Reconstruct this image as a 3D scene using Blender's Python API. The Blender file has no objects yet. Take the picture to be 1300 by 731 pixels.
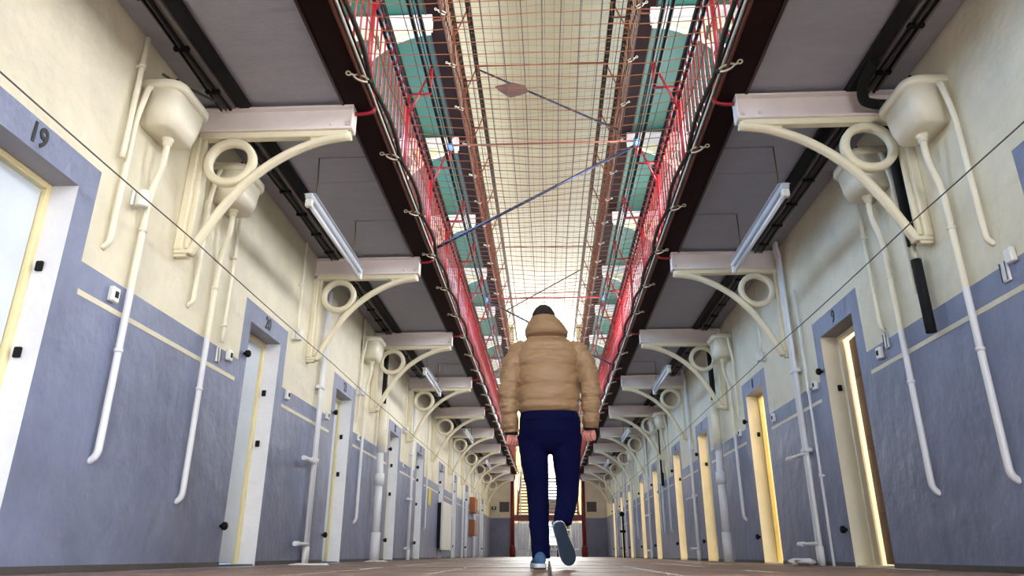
import bpy, math, random
from mathutils import Vector, Matrix, Euler
random.seed(7)
PI = math.pi
scene = bpy.context.scene
C = scene.collection

# ------------------------------------------------------------------ camera
CAM_X, CAM_Z = -0.0061, 0.0885
cam_d = bpy.data.cameras.new('camera')
cam_d.sensor_width = 36.0
cam_d.lens = 901.46 / 1300 * 36.0
cam_d.clip_start = 0.02
cam = bpy.data.objects.new('camera', cam_d)
C.objects.link(cam)
cam.location = (CAM_X, 0, CAM_Z)
cam.rotation_euler = (Matrix.Rotation(0.0485, 3, 'Z') @ Matrix.Rotation(PI / 2 + 0.3589, 3, 'X') @ Matrix.Rotation(0.0014, 3, 'Z')).to_euler()
scene.camera = cam

# ------------------------------------------------------------------ world, daylight through real and added windows, exposure
world = bpy.data.worlds.new('world')
scene.world = world
world.use_nodes = True
world.node_tree.nodes['Background'].inputs[0].default_value = (0.62, 0.78, 1.0, 1)
world.node_tree.nodes['Background'].inputs[1].default_value = 1.0

def area(name, loc, rot, sx, sy, watts, col):
    d = bpy.data.lights.new(name, 'AREA')
    d.shape = 'RECTANGLE'; d.size = sx; d.size_y = sy
    d.energy = watts; d.color = col
    o = bpy.data.objects.new(name, d)
    C.objects.link(o)
    o.location = loc; o.rotation_euler = rot
    return o

DAY = (0.80, 0.90, 1.0)
WARM = (1.0, 0.91, 0.76)
# unseen end window added behind the photographer, off-centre to brighten the left wall, tall end window above the far stair
area('end_window_daylight', (1.0, -6.9, 4.6), (PI / 2, 0, 0), 1.65, 7.6, 950, (0.97, 0.97, 1.0))
area('stair_window_daylight', (0, 35.85, 7.3), (-PI / 2, 0, 0), 3.4, 3.6, 1500, (0.93, 0.97, 1.0))
# unseen first-floor gallery windows, added on both walls to cast the light patches below
WIN_Y = [1.2 + 4.6 * i for i in range(6)]
for wy in WIN_Y:
    area('gallery_window_daylight', (2.36, wy, 3.95), (0, PI / 2, 0), 1.1, 1.5, 200, (0.96, 0.97, 1.0))
    area('gallery_window_daylight', (-2.36, wy, 3.95), (0, -PI / 2, 0), 1.1, 1.5, 110, (0.34, 0.62, 1.0))
# unseen clerestory windows added above the second-floor galleries to light the vault
for wy in WIN_Y:
    area('clerestory_window_daylight', (2.36, wy + 1.5, 8.0), (0, PI / 2, 0), 1.4, 1.3, 7, (1.0, 0.93, 0.78))
    area('clerestory_window_daylight', (-2.36, wy + 1.5, 8.0), (0, -PI / 2, 0), 1.4, 1.3, 7, (1.0, 0.93, 0.78))

vs = scene.view_settings
vs.view_transform = 'Standard'; vs.look = 'None'; vs.gamma = 1.0
vs.use_curve_mapping = False
vs.exposure = 0.12

# ------------------------------------------------------------------ mesh helpers
class MB:
    def __init__(s):
        s.v = []; s.f = []; s.m = []; s.sm = []
    def add(s, vs_, fs, mat=0, smooth=False):
        o = len(s.v)
        s.v += [tuple(p) for p in vs_]
        for f in fs:
            s.f.append([i + o for i in f]); s.m.append(mat); s.sm.append(smooth)
        return s
    def box(s, x0, x1, y0, y1, z0, z1, mat=0):
        if x0 > x1: x0, x1 = x1, x0
        if y0 > y1: y0, y1 = y1, y0
        if z0 > z1: z0, z1 = z1, z0
        v = [(x, y, z) for z in (z0, z1) for y in (y0, y1) for x in (x0, x1)]
        f = [(0, 2, 3, 1), (4, 5, 7, 6), (0, 1, 5, 4), (2, 6, 7, 3), (0, 4, 6, 2), (1, 3, 7, 5)]
        return s.add(v, f, mat)
    def bbox(s, x0, x1, y0, y1, z0, z1, b=0.005, mat=0):
        """box with chamfered edges"""
        if x0 > x1: x0, x1 = x1, x0
        if y0 > y1: y0, y1 = y1, y0
        if z0 > z1: z0, z1 = z1, z0
        cx = [(x0, x0 + b), (x1, x1 - b)]; cy = [(y0, y0 + b), (y1, y1 - b)]; cz = [(z0, z0 + b), (z1, z1 - b)]
        v = []; idx = {}
        for i in (0, 1):
            for j in (0, 1):
                for k in (0, 1):
                    idx[i, j, k, 0] = len(v); v.append((cx[i][0], cy[j][1], cz[k][1]))
                    idx[i, j, k, 1] = len(v); v.append((cx[i][1], cy[j][0], cz[k][1]))
                    idx[i, j, k, 2] = len(v); v.append((cx[i][1], cy[j][1], cz[k][0]))
        f = []
        for i in (0, 1):
            f.append([idx[i, 0, 0, 0], idx[i, 1, 0, 0], idx[i, 1, 1, 0], idx[i, 0, 1, 0]][::(-1 if i == 0 else 1)])
            f.append([idx[0, i, 0, 1], idx[1, i, 0, 1], idx[1, i, 1, 1], idx[0, i, 1, 1]][::(1 if i == 0 else -1)])
            f.append([idx[0, 0, i, 2], idx[1, 0, i, 2], idx[1, 1, i, 2], idx[0, 1, i, 2]][::(-1 if i == 0 else 1)])
        for a in (0, 1):
            for c in (0, 1):
                f.append([idx[a, c, 0, 0], idx[a, c, 0, 1], idx[a, c, 1, 1], idx[a, c, 1, 0]])
                f.append([idx[a, 0, c, 0], idx[a, 0, c, 2], idx[a, 1, c, 2], idx[a, 1, c, 0]])
                f.append([idx[0, a, c, 1], idx[0, a, c, 2], idx[1, a, c, 2], idx[1, a, c, 1]])
        for i in (0, 1):
            for j in (0, 1):
                for k in (0, 1):
                    f.append([idx[i, j, k, 0], idx[i, j, k, 1], idx[i, j, k, 2]])
        return s.add(v, f, mat)
    def tube(s, pts, r, n=8, caps=True, mat=0, smooth=True, flat=1.0, up=None):
        pts = [Vector(p) for p in pts]
        m = len(pts)
        rr = r if isinstance(r, (list, tuple)) else [r] * m
        T = []
        for i in range(m):
            a = pts[max(i - 1, 0)]; b = pts[min(i + 1, m - 1)]
            T.append((b - a).normalized())
        ref = Vector(up) if up else (Vector((0, 0, 1)) if abs(T[0].z) < 0.9 else Vector((0, 1, 0)))
        N = (ref - T[0] * ref.dot(T[0])).normalized()
        v = []
        for i in range(m):
            if i:
                N = (N - T[i] * N.dot(T[i]))
                if N.length < 1e-6:
                    N = T[i].orthogonal()
                N.normalize()
            B = T[i].cross(N)
            for k in range(n):
                a = 2 * PI * (k + 0.5) / n
                v.append(pts[i] + (N * math.cos(a) * flat + B * math.sin(a)) * rr[i])
        f = []
        for i in range(m - 1):
            for k in range(n):
                k2 = (k + 1) % n
                f.append([i * n + k, i * n + k2, (i + 1) * n + k2, (i + 1) * n + k])
        s.add(v, f, mat, smooth)
        if caps:
            o = len(s.v) - len(v)
            s.f.append([o + k for k in range(n)][::-1]); s.m.append(mat); s.sm.append(False)
            s.f.append([o + (m - 1) * n + k for k in range(n)]); s.m.append(mat); s.sm.append(False)
        return s
    def rings(s, R, mat=0, smooth=True, caps=True, close=False):
        n = len(R[0]); v = [p for r in R for p in r]; f = []
        m = len(R)
        for i in range(m if close else m - 1):
            j = (i + 1) % m
            for k in range(n):
                k2 = (k + 1) % n
                f.append([i * n + k, i * n + k2, j * n + k2, j * n + k])
        s.add(v, f, mat, smooth)
        if caps and not close:
            o = len(s.v) - len(v)
            s.f.append([o + k for k in range(n)][::-1]); s.m.append(mat); s.sm.append(smooth)
            s.f.append([o + (m - 1) * n + k for k in range(n)]); s.m.append(mat); s.sm.append(smooth)
        return s
    def lathe(s, prof, c=(0, 0, 0), n=20, mat=0, axis='z'):
        R = []
        for r, z in prof:
            ring = []
            for k in range(n):
                a = 2 * PI * k / n
                x, y = r * math.cos(a), r * math.sin(a)
                if axis == 'z': p = (x, y, z)
                elif axis == 'x': p = (z, x, y)
                else: p = (y, z, x)
                ring.append((p[0] + c[0], p[1] + c[1], p[2] + c[2]))
            R.append(ring)
        return s.rings(R, mat)
    def ell(s, c, r, n=16, m=10, rot=None, mat=0):
        R = []
        q = rot or Matrix.Identity(3)
        for i in range(m + 1):
            t = PI * (i + 0.02) / (m + 0.04)
            ring = []
            for k in range(n):
                a = 2 * PI * k / n
                p = q @ Vector((r[0] * math.sin(t) * math.cos(a), r[1] * math.sin(t) * math.sin(a), -r[2] * math.cos(t)))
                ring.append(p + Vector(c))
            R.append(ring)
        return s.rings(R, mat)
    def mesh(s, name, mats):
        me = bpy.data.meshes.new(name)
        me.from_pydata(s.v, [], s.f)
        for m in (mats if isinstance(mats, (list, tuple)) else [mats]):
            me.materials.append(m)
        me.polygons.foreach_set('material_index', s.m)
        me.polygons.foreach_set('use_smooth', s.sm)
        me.update()
        return me
    def build(s, name, mats, parent=None, loc=None):
        o = bpy.data.objects.new(name, s.mesh(name, mats))
        C.objects.link(o)
        if parent: o.parent = parent
        if loc: o.location = loc
        return o

def inst(name, me, parent=None, loc=(0, 0, 0), rot=(0, 0, 0)):
    o = bpy.data.objects.new(name, me)
    C.objects.link(o)
    if parent: o.parent = parent
    o.location = loc; o.rotation_euler = rot
    return o

WORDS = ['zero', 'one', 'two', 'three', 'four', 'five', 'six', 'seven', 'eight', 'nine', 'ten', 'eleven', 'twelve', 'thirteen', 'fourteen', 'fifteen', 'sixteen', 'seventeen', 'eighteen', 'nineteen', 'twenty'] + ['twenty-' + w for w in ('one', 'two', 'three', 'four', 'five', 'six', 'seven', 'eight', 'nine')]
def words(t):
    """door numbers in labels are spelled out"""
    return ' '.join((WORDS[int(w.rstrip(','))] + (',' if w.endswith(',') else '')) if w.rstrip(',').isdigit() else w for w in t.split(' '))

def tag(o, label, cat, group=None, kind=None):
    o['label'] = words(label); o['category'] = cat
    if group: o['group'] = group
    if kind: o['kind'] = kind
    return o

def thing(name, label, cat, loc=(0, 0, 0), rz=0, group=None):
    o = bpy.data.objects.new(name, None)
    o.empty_display_size = 0.1
    C.objects.link(o)
    o.location = loc; o.rotation_euler = (0, 0, rz)
    return tag(o, label, cat, group)

def struct(o):
    o['kind'] = 'structure'
    return o

def copy_tree(o, loc, rz=0.0, label=None):
    r = o.copy(); C.objects.link(r)
    r.location = loc; r.rotation_euler = (0, 0, rz)
    if label: r['label'] = label
    for ch in list(o.children):
        c = ch.copy(); C.objects.link(c); c.parent = r
        for g in list(ch.children):
            d = g.copy(); C.objects.link(d); d.parent = c
    return r

def bez(pts, n=10):
    """Catmull-Rom through the points"""
    P = [Vector(p) for p in pts]
    P = [P[0] * 2 - P[1]] + P + [P[-1] * 2 - P[-2]]
    out = []
    for i in range(1, len(P) - 2):
        for k in range(n):
            t = k / n
            a, b, c, d = P[i - 1], P[i], P[i + 1], P[i + 2]
            out.append(0.5 * ((2 * b) + (c - a) * t + (2 * a - 5 * b + 4 * c - d) * t * t + (3 * b - a - 3 * c + d) * t ** 3))
    out.append(P[-2])
    return out

# ------------------------------------------------------------------ materials
def lin(c):
    return tuple(((x / 255) / 12.92 if x / 255 <= 0.04045 else ((x / 255 + 0.055) / 1.055) ** 2.4) for x in c)

def mat(name, rgb, rough=0.5, metal=0.0, var=0.12, vscale=3.0, bump=0.0, bscale=40.0, chip=None, chip_amt=0.0, chip_scale=6.0, spec=0.5, stretch=(1, 1, 1)):
    m = bpy.data.materials.new(name); m.use_nodes = True
    nt = m.node_tree; N = nt.nodes; L = nt.links
    b = N['Principled BSDF']
    b.inputs['Roughness'].default_value = rough
    b.inputs['Metallic'].default_value = metal
    b.inputs['Specular IOR Level'].default_value = spec
    col = lin(rgb)
    tc = N.new('ShaderNodeNewGeometry')
    mp = N.new('ShaderNodeMapping'); mp.inputs['Scale'].default_value = stretch
    L.new(tc.outputs['Position'], mp.inputs['Vector'])
    last = None
    if var > 0:
        n1 = N.new('ShaderNodeTexNoise'); n1.inputs['Scale'].default_value = vscale; n1.inputs['Detail'].default_value = 6; n1.inputs['Roughness'].default_value = 0.65
        L.new(mp.outputs['Vector'], n1.inputs['Vector'])
        r = N.new('ShaderNodeValToRGB')
        r.color_ramp.elements[0].position = 0.3; r.color_ramp.elements[1].position = 0.7
        r.color_ramp.elements[0].color = tuple(c * (1 - var) for c in col) + (1,)
        r.color_ramp.elements[1].color = tuple(min(1, c * (1 + var * 0.6)) for c in col) + (1,)
        L.new(n1.outputs['Fac'], r.inputs['Fac'])
        last = r.outputs['Color']
    else:
        b.inputs['Base Color'].default_value = col + (1,)
    if chip and last:
        n2 = N.new('ShaderNodeTexNoise'); n2.inputs['Scale'].default_value = chip_scale; n2.inputs['Detail'].default_value = 8; n2.inputs['Roughness'].default_value = 0.7
        L.new(mp.outputs['Vector'], n2.inputs['Vector'])
        r2 = N.new('ShaderNodeValToRGB')
        r2.color_ramp.elements[0].position = 0.72 - chip_amt; r2.color_ramp.elements[1].position = 0.74 - chip_amt
        L.new(n2.outputs['Fac'], r2.inputs['Fac'])
        mx = N.new('ShaderNodeMixRGB'); mx.inputs[2].default_value = lin(chip) + (1,)
        L.new(r2.outputs['Color'], mx.inputs[0]); L.new(last, mx.inputs[1])
        last = mx.outputs[0]
    if last:
        L.new(last, b.inputs['Base Color'])
    if bump > 0:
        n3 = N.new('ShaderNodeTexNoise'); n3.inputs['Scale'].default_value = bscale; n3.inputs['Detail'].default_value = 5
        L.new(mp.outputs['Vector'], n3.inputs['Vector'])
        bp = N.new('ShaderNodeBump'); bp.inputs['Strength'].default_value = bump; bp.inputs['Distance'].default_value = 0.02
        L.new(n3.outputs['Fac'], bp.inputs['Height'])
        L.new(bp.outputs['Normal'], b.inputs['Normal'])
    return m

def emit(name, rgb, strength):
    m = bpy.data.materials.new(name); m.use_nodes = True
    b = m.node_tree.nodes['Principled BSDF']
    b.inputs['Base Color'].default_value = (0.8, 0.8, 0.8, 1)
    b.inputs['Emission Color'].default_value = lin(rgb) + (1,)
    b.inputs['Emission Strength'].default_value = strength
    return m

M = {}
M['cream'] = mat('cream_wall_paint', (230, 223, 199), 0.45, var=0.16, vscale=1.6, bump=1.0, bscale=6, chip=(206, 196, 166), chip_amt=0.03, chip_scale=3)
M['grey'] = mat('grey_dado_paint', (126, 135, 166), 0.38, var=0.22, vscale=2.0, bump=1.0, bscale=7, chip=(176, 180, 196), chip_amt=0.01, chip_scale=7, stretch=(1, 1, 0.8))
M['white'] = mat('white_reveal_paint', (234, 235, 240), 0.5, var=0.06, vscale=5, bump=0.3, bscale=12, chip=(130, 95, 95), chip_amt=0.0, chip_scale=3.5)
M['warmwhite'] = mat('warm_white_reveal_paint', (246, 238, 216), 0.5, var=0.05, vscale=5, bump=0.3, bscale=12)  # white reveal paint with the cells' warm sunlight put into the colour
M['lintel'] = mat('grey_lintel_paint', (150, 148, 155), 0.6, var=0.15, bump=0.3, bscale=10)  # reveal paint greyed, the shade of the underside is in the colour
M['iron'] = mat('cream_iron_paint', (240, 232, 204), 0.4, var=0.05, vscale=8, bump=0.08, bscale=30)
M['ibeam'] = mat('pinkish_white_beam_paint', (246, 236, 234), 0.4, var=0.05, vscale=6, chip=(170, 130, 130), chip_amt=-0.03, chip_scale=18)
M['pipe'] = mat('ivory_pipe_paint', (241, 235, 214), 0.35, var=0.05, vscale=6, chip=(150, 130, 100), chip_amt=-0.04, chip_scale=30)
def two_tone(m, rgb_low, z):
    # pipes are painted with the wall: white below the dado line, ivory above
    nt = m.node_tree; N = nt.nodes; L = nt.links
    b = N['Principled BSDF']; src = b.inputs['Base Color'].links[0].from_socket
    g = N.new('ShaderNodeNewGeometry'); sp = N.new('ShaderNodeSeparateXYZ'); L.new(g.outputs['Position'], sp.inputs[0])
    lt = N.new('ShaderNodeMath'); lt.operation = 'LESS_THAN'; lt.inputs[1].default_value = z; L.new(sp.outputs['Z'], lt.inputs[0])
    mx = N.new('ShaderNodeMixRGB'); mx.inputs[2].default_value = lin(rgb_low) + (1,)
    L.new(lt.outputs[0], mx.inputs[0]); L.new(src, mx.inputs[1]); L.new(mx.outputs[0], b.inputs['Base Color'])
two_tone(M['pipe'], (232, 234, 240), 1.5)
M['wpipe'] = mat('white_pipe_paint', (234, 235, 240), 0.35, var=0.05, vscale=6, chip=(120, 120, 130), chip_amt=-0.03, chip_scale=30)
M['soffit'] = mat('grey_soffit_paint', (172, 173, 186), 0.6, var=0.08, vscale=4, bump=0.25, bscale=25, stretch=(1, 3, 1))
M['green'] = mat('green_soffit_paint', (58, 112, 98), 0.5, var=0.08, vscale=2)
M['maroon'] = mat('maroon_beam_paint', (50, 16, 15), 0.35, var=0.25, vscale=5)
M['beamdark'] = mat('black_brown_beam_paint', (34, 11, 10), 0.7, var=0.3, vscale=6, spec=0.15)  # maroon beam paint darkened to hold the shade of the underside
M['lip'] = mat('worn_brown_beam_lip', (112, 58, 44), 0.45, var=0.3, vscale=9)  # light on the inner lip painted in as brown
M['red'] = mat('red_rail_paint', (150, 18, 34), 0.35, var=0.15, vscale=9)
M['rust'] = mat('brown_red_rail_paint', (132, 62, 38), 0.45, var=0.25, vscale=9)  # red rail paint with warm light on the upper gallery mixed into it
M['black'] = mat('black_paint', (14, 13, 14), 0.5, var=0.2, vscale=12, spec=0.2)
M['stairred'] = mat('deep_red_stair_paint', (118, 22, 30), 0.4, var=0.2, vscale=6)
M['tray'] = mat('grey_tray_steel', (128, 124, 124), 0.5, var=0.15, vscale=10)
M['darkgrey'] = mat('dark_grey_steel', (84, 80, 80), 0.5, var=0.2, vscale=10)
M['foam'] = mat('black_foam_sleeve', (16, 17, 20), 0.85, var=0.25, vscale=30, bump=0.2, bscale=90)
M['net_cross'] = mat('orange_brown_net_cord', (146, 92, 56), 0.8, var=0.2, vscale=20)  # brown cord painted as catching the light
M['net_long'] = mat('dark_brown_net_cord', (66, 48, 40), 0.8, var=0.2, vscale=20)  # same cord painted dark, as seen against the bright vault
M['rope'] = mat('dark_rope', (52, 42, 32), 0.9, var=0.4, vscale=60, bump=0.6, bscale=120)
M['steelhook'] = mat('galvanised_hook', (222, 214, 190), 0.35, 0.3, var=0.15, vscale=40)
M['bluerod'] = mat('blue_grey_rod', (48, 60, 88), 0.3, 0.6, var=0.1)
M['tape'] = mat('blue_tape', (96, 140, 196), 0.5, var=0.1)
M['card'] = mat('brown_cardboard', (96, 62, 54), 0.8, var=0.12, vscale=12)
M['strip'] = mat('dull_grey_strip', (172, 166, 156), 0.5, var=0.3, vscale=8)
M['plastic'] = mat('white_plastic', (236, 236, 230), 0.3, var=0.02)
M['lampbody'] = mat('lamp_housing_enamel', (206, 212, 222), 0.25, var=0.03)
M['tube'] = mat('fluorescent_tube_glass', (236, 240, 246), 0.12, var=0.0)
M['wire'] = mat('suspension_wire', (112, 92, 70), 0.6, 0.2, var=0.2, vscale=30)
M['framey'] = mat('yellow_frame_paint', (240, 226, 176), 0.45, var=0.08, vscale=6, chip=(170, 140, 90), chip_amt=-0.02, chip_scale=14)
M['leafblue'] = mat('pale_blue_door_paint', (220, 230, 242), 0.45, var=0.06, vscale=4, bump=0.2, bscale=12)
M['leafyellow'] = mat('yellow_door_paint', (250, 224, 150), 0.45, var=0.1, vscale=5)
M['wood'] = mat('dark_brown_door_wood', (86, 50, 34), 0.5, var=0.35, vscale=4, stretch=(8, 8, 0.6), bump=0.15, bscale=20)
M['cell'] = mat('cell_whitewash', (240, 228, 200), 0.7, var=0.05)
M['tile'] = mat('brown_clay_floor', (146, 118, 108), 0.5, var=0.35, vscale=3.5, bump=0.2, bscale=30, chip=(196, 180, 172), chip_amt=-0.01, chip_scale=10)
M['joint'] = mat('floor_joint_mortar', (86, 74, 70), 0.9, var=0.2)
M['roof'] = mat('ivory_vault_paint', (216, 210, 186), 0.6, var=0.05, vscale=1.0)
M['upwall'] = mat('cream_upper_wall_paint', (232, 222, 186), 0.5, var=0.06, bump=0.2, bscale=8)
M['teal'] = mat('teal_sill_paint', (44, 76, 88), 0.5, var=0.1)
M['brownbox'] = mat('varnished_brown_wood', (160, 92, 44), 0.4, var=0.3, vscale=5, stretch=(1, 1, 8))
M['paper'] = mat('white_paper', (236, 236, 238), 0.7, var=0.03)
M['yellowsign'] = mat('yellow_sign', (232, 206, 40), 0.5, var=0.03)
M['glass'] = emit('bright_window_pane', (228, 238, 255), 3.0)
M['number'] = mat('black_number_paint', (14, 14, 18), 0.5, var=0.0)

# ================================================================== SETTING
W = 2.4            # half width of the hall
Y0, Y1 = -7.0, 31.0
DADO, OPEN_H, SUR_H = 1.51, 1.87, 2.03
DOORS = [-5.2, -2.55, 0.1, 2.80, 5.76, 8.26, 11.22, 13.62, 16.5, 18.95, 21.85, 24.3, 27.2]
HALF, SUR, REV = 0.34, 0.485, 0.15
BR_Y = [4.14 + 2.683 * k for k in range(-1, 10)]
BR_K = list(range(-1, 10))

# ---- floor: clay slabs near the camera, the rest of the floor in the material
fl = MB()
fl.box(-W - 0.3, W + 0.3, Y0, 37.0, -0.2, -0.012)
floor = struct(fl.build('floor', M['joint']))
fb = MB()
fb.box(-W - 0.3, W + 0.3, 11.4, 37.0, -0.02, 0.0)
fb.box(-W - 0.3, W + 0.3, Y0, 1.8, -0.02, 0.0)
fb.build('screed', M['tile'], floor)
tw = 0.6
tm = MB(); tm.bbox(-tw / 2 + 0.006, tw / 2 - 0.006, -tw / 2 + 0.006, tw / 2 - 0.006, -0.03, 0.0, 0.006)
tmesh = tm.mesh('tile', M['tile'])
for j in range(16):
    for i in range(8):
        inst('tile', tmesh, floor, (-W + tw * (i + 0.5), 1.8 + tw * (j + 0.5), random.uniform(-0.0025, 0.0015)), (random.uniform(-.002, .002), random.uniform(-.002, .002), 0))

# ---- side walls, cream above a grey dado, grey painted surrounds at the cell doors
def side_wall(s):
    mb = MB()
    ys = {Y0, Y1}
    for c in DOORS:
        ys |= {c - HALF, c + HALF, c - SUR, c + SUR}
    ys = sorted(ys)
    zs = [0, DADO, OPEN_H, SUR_H, 3.2]
    for i in range(len(ys) - 1):
        ym = (ys[i] + ys[i + 1]) / 2
        for j in range(4):
            zm = (zs[j] + zs[j + 1]) / 2
            d = min(abs(ym - c) for c in DOORS)
            if d < HALF and zm < OPEN_H: continue
            m = 1 if (zm < DADO or (d < SUR and zm < SUR_H)) else 0
            q = [(s * W, ys[i], zs[j]), (s * W, ys[i + 1], zs[j]), (s * W, ys[i + 1], zs[j + 1]), (s * W, ys[i], zs[j + 1])]
            mb.add(q if s < 0 else q[::-1], [(0, 1, 2, 3)], m)
    for c in DOORS:
        a, b = c - HALF, c + HALF
        x0, x1 = s * W, s * (W + REV)
        for y, fl_ in ((a, 1), (b, -1)):
            q = [(x0, y, 0), (x1, y, 0), (x1, y, OPEN_H), (x0, y, OPEN_H)]
            mb.add(q if fl_ * s < 0 else q[::-1], [(0, 1, 2, 3)], 2)
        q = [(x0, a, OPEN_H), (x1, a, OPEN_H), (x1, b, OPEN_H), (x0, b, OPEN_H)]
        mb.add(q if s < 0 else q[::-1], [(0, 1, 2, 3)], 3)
    return mb
wall_left = struct(side_wall(-1).build('wall_left', [M['cream'], M['grey'], M['white'], M['lintel']]))
wall_right = struct(side_wall(1).build('wall_right', [M['cream'], M['grey'], M['warmwhite'], M['lintel']]))

# painted cream stripe on the dado between the doors
for s, wl in ((-1, wall_left), (1, wall_right)):
    for i in range(2, len(DOORS) - 1):
        a, b = DOORS[i] + SUR + 0.02, DOORS[i + 1] - SUR - 0.02
        MB().box(s * W, s * (W - 0.003), a, b, 1.335, 1.365).build('stripe', M['cream'], wl)

# dark skirting line along the foot of each wall
for s, nm_ in ((-1, 'baseboard_left'), (1, 'baseboard_right')):
    k = MB(); prev = Y0
    for c in DOORS + [Y1 + HALF]:
        k.bbox(s * W, s * (W - 0.006), prev, c - HALF, 0.0, 0.035, 0.002); prev = c + HALF
    struct(k.build(nm_, M['darkgrey']))

# ---- upper walls with windows above each gallery, added out of view as light sources
def upper_wall(s):
    mb = MB()
    holes = [(wy - 0.75, wy + 0.75, 3.4, 4.5) for wy in WIN_Y] + [(wy + 0.85, wy + 2.15, 7.3, 8.7) for wy in WIN_Y]
    ys = sorted({Y0, 36.0} | {h[0] for h in holes} | {h[1] for h in holes})
    zs = [3.2, 3.4, 4.5, 6.35, 7.3, 8.7, 9.9]
    for i in range(len(ys) - 1):
        for j in range(len(zs) - 1):
            ym, zm = (ys[i] + ys[i + 1]) / 2, (zs[j] + zs[j + 1]) / 2
            if any(h[0] < ym < h[1] and h[2] < zm < h[3] for h in holes): continue
            q = [(s * W, ys[i], zs[j]), (s * W, ys[i + 1], zs[j]), (s * W, ys[i + 1], zs[j + 1]), (s * W, ys[i], zs[j + 1])]
            mb.add(q if s < 0 else q[::-1], [(0, 1, 2, 3)], 0)
    return mb, holes
wn = 0
for s in (-1, 1):
    mb, holes = upper_wall(s)
    uw = struct(mb.build('wall_upper_left' if s < 0 else 'wall_upper_right', M['upwall']))
    for (a, b, z0, z1) in holes:
        wn += 1
        fr = MB()
        t = 0.06
        for (ya, yb, za, zb) in ((a, b, z0, z0 + t), (a, b, z1 - t, z1), (a, a + t, z0, z1), (b - t, b, z0, z1), ((a + b) / 2 - 0.02, (a + b) / 2 + 0.02, z0, z1), (a, b, (z0 + z1) / 2 - 0.02, (z0 + z1) / 2 + 0.02)):
            fr.box(s * (W + 0.001), s * (W + 0.12), ya, yb, za, zb)
        o = struct(fr.build('window_%d' % wn, M['white']))
        for (ya, yb) in ((a + t, (a + b) / 2 - 0.02), ((a + b) / 2 + 0.02, b - t)):
            for (za, zb) in ((z0 + t, (z0 + z1) / 2 - 0.02), ((z0 + z1) / 2 + 0.02, z1 - t)):
                MB().box(s * (W + 0.07), s * (W + 0.08), ya, yb, za, zb).build('pane', M['glass'], o)

# ---- gallery decks: plastered soffit panels between the iron beams
SOF = 3.03
deck_edges = 1.37
for lv, (zb, matn) in enumerate(((SOF, 'soffit'), (6.19, 'green'))):
    for s in (-1, 1):
        d = MB(); d.box(s * deck_edges, s * (W + 0.0), Y0, Y1, zb + 0.012, zb + 0.16)
        o = struct(d.build('ceiling', M['darkgrey']))
        edges = [Y0] + [y for y in BR_Y] + [Y1]
        for i in range(len(edges) - 1):
            a, b = edges[i], edges[i + 1]
            cuts = [a, (a + b) / 2 - 0.25, b] if lv == 0 else [a, b]
            for k in range(len(cuts) - 1):
                MB().bbox(s * (deck_edges + 0.002), s * (W - 0.002), cuts[k] + 0.003, cuts[k + 1] - 0.003, zb, zb + 0.02, 0.003).build('panel', M[matn], o)

# ---- roof vault
rv = MB(); n = 14
R0 = []
prof = [(-W + 2 * W * i / n, 9.55 + 0.5 * math.sin(PI * i / n)) for i in range(n + 1)]
for i in range(n):
    (xa, za), (xb, zb) = prof[i], prof[i + 1]
    rv.add([(xa, Y0, za), (xb, Y0, zb), (xb, 36, zb), (xa, 36, za)], [(0, 3, 2, 1)], 0, True)
struct(rv.build('ceiling', M['roof']))

# ---- end wall behind the camera with an added tall window, off-centre for the light
wf = MB()
wf.box(-W, 0.15, Y0 - 0.2, Y0, 0, 10.1); wf.box(1.85, W, Y0 - 0.2, Y0, 0, 10.1)
wf.box(0.15, 1.85, Y0 - 0.2, Y0, 0, 0.75); wf.box(0.15, 1.85, Y0 - 0.2, Y0, 8.45, 10.1)
struct(wf.build('wall_front', M['upwall']))
wn += 1
fw = MB()
for i in range(3): x = 0.15 + 1.7 * i / 2; fw.box(x - 0.03, x + 0.03, Y0 - 0.12, Y0 - 0.05, 0.75, 8.45)
for i in range(8): z = 0.75 + 7.7 * i / 7; fw.box(0.15, 1.85, Y0 - 0.12, Y0 - 0.05, z - 0.03, z + 0.03)
wfo = struct(fw.build('window_%d' % wn, M['white']))
for i in range(2):
    for j in range(7):
        x0 = 0.15 + 1.7 * i / 2; z0 = 0.75 + 1.1 * j
        MB().box(x0 + 0.03, x0 + 0.82, Y0 - 0.1, Y0 - 0.09, z0 + 0.03, z0 + 1.07).build('pane', M['glass'], wfo)

# ---- far end: wall stubs either side of the stairwell, stairwell walls and window
wb = MB()
for s in (-1, 1):
    for (z0, z1, m) in ((0, DADO, 1), (DADO, 10.1, 0)):
        wb.box(s * 1.42, s * W, Y1, Y1 + 0.25, z0, z1, m)
struct(wb.build('wall_back', [M['cream'], M['grey']]))
ws = MB()
for s in (-1, 1):
    for (z0, z1, m) in ((0, DADO, 1), (DADO, 10.1, 0)):
        ws.box(s * W, s * (W + 0.2), Y1, 36.2, z0, min(z1, 3.2), m)
for (xa, xb, za, zb, m) in ((-W, -0.9, 0, 1.5, 1), (1.1, W, 0, 1.5, 1), (-W, -0.9, 1.5, 2.0, 0), (1.1, W, 1.5, 2.0, 0), (-W, -1.8, 2.0, 9.2, 0), (1.8, W, 2.0, 9.2, 0), (-1.8, -0.9, 2.0, 9.2, 0), (1.1, 1.8, 2.0, 9.2, 0), (-W, W, 9.2, 10.1, 0), (-0.9, 1.1, 0, 0.5, 1)):
    ws.box(xa, xb, 36.0, 36.2, za, zb, m)
struct(ws.build('wall_stairwell', [M['cream'], M['grey']]))
wn += 1
fw = MB()
for x in (-0.9, -0.2, 0.45, 1.1): fw.box(x - 0.03, x + 0.03, 36.02, 36.1, 0.5, 9.2)
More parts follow.
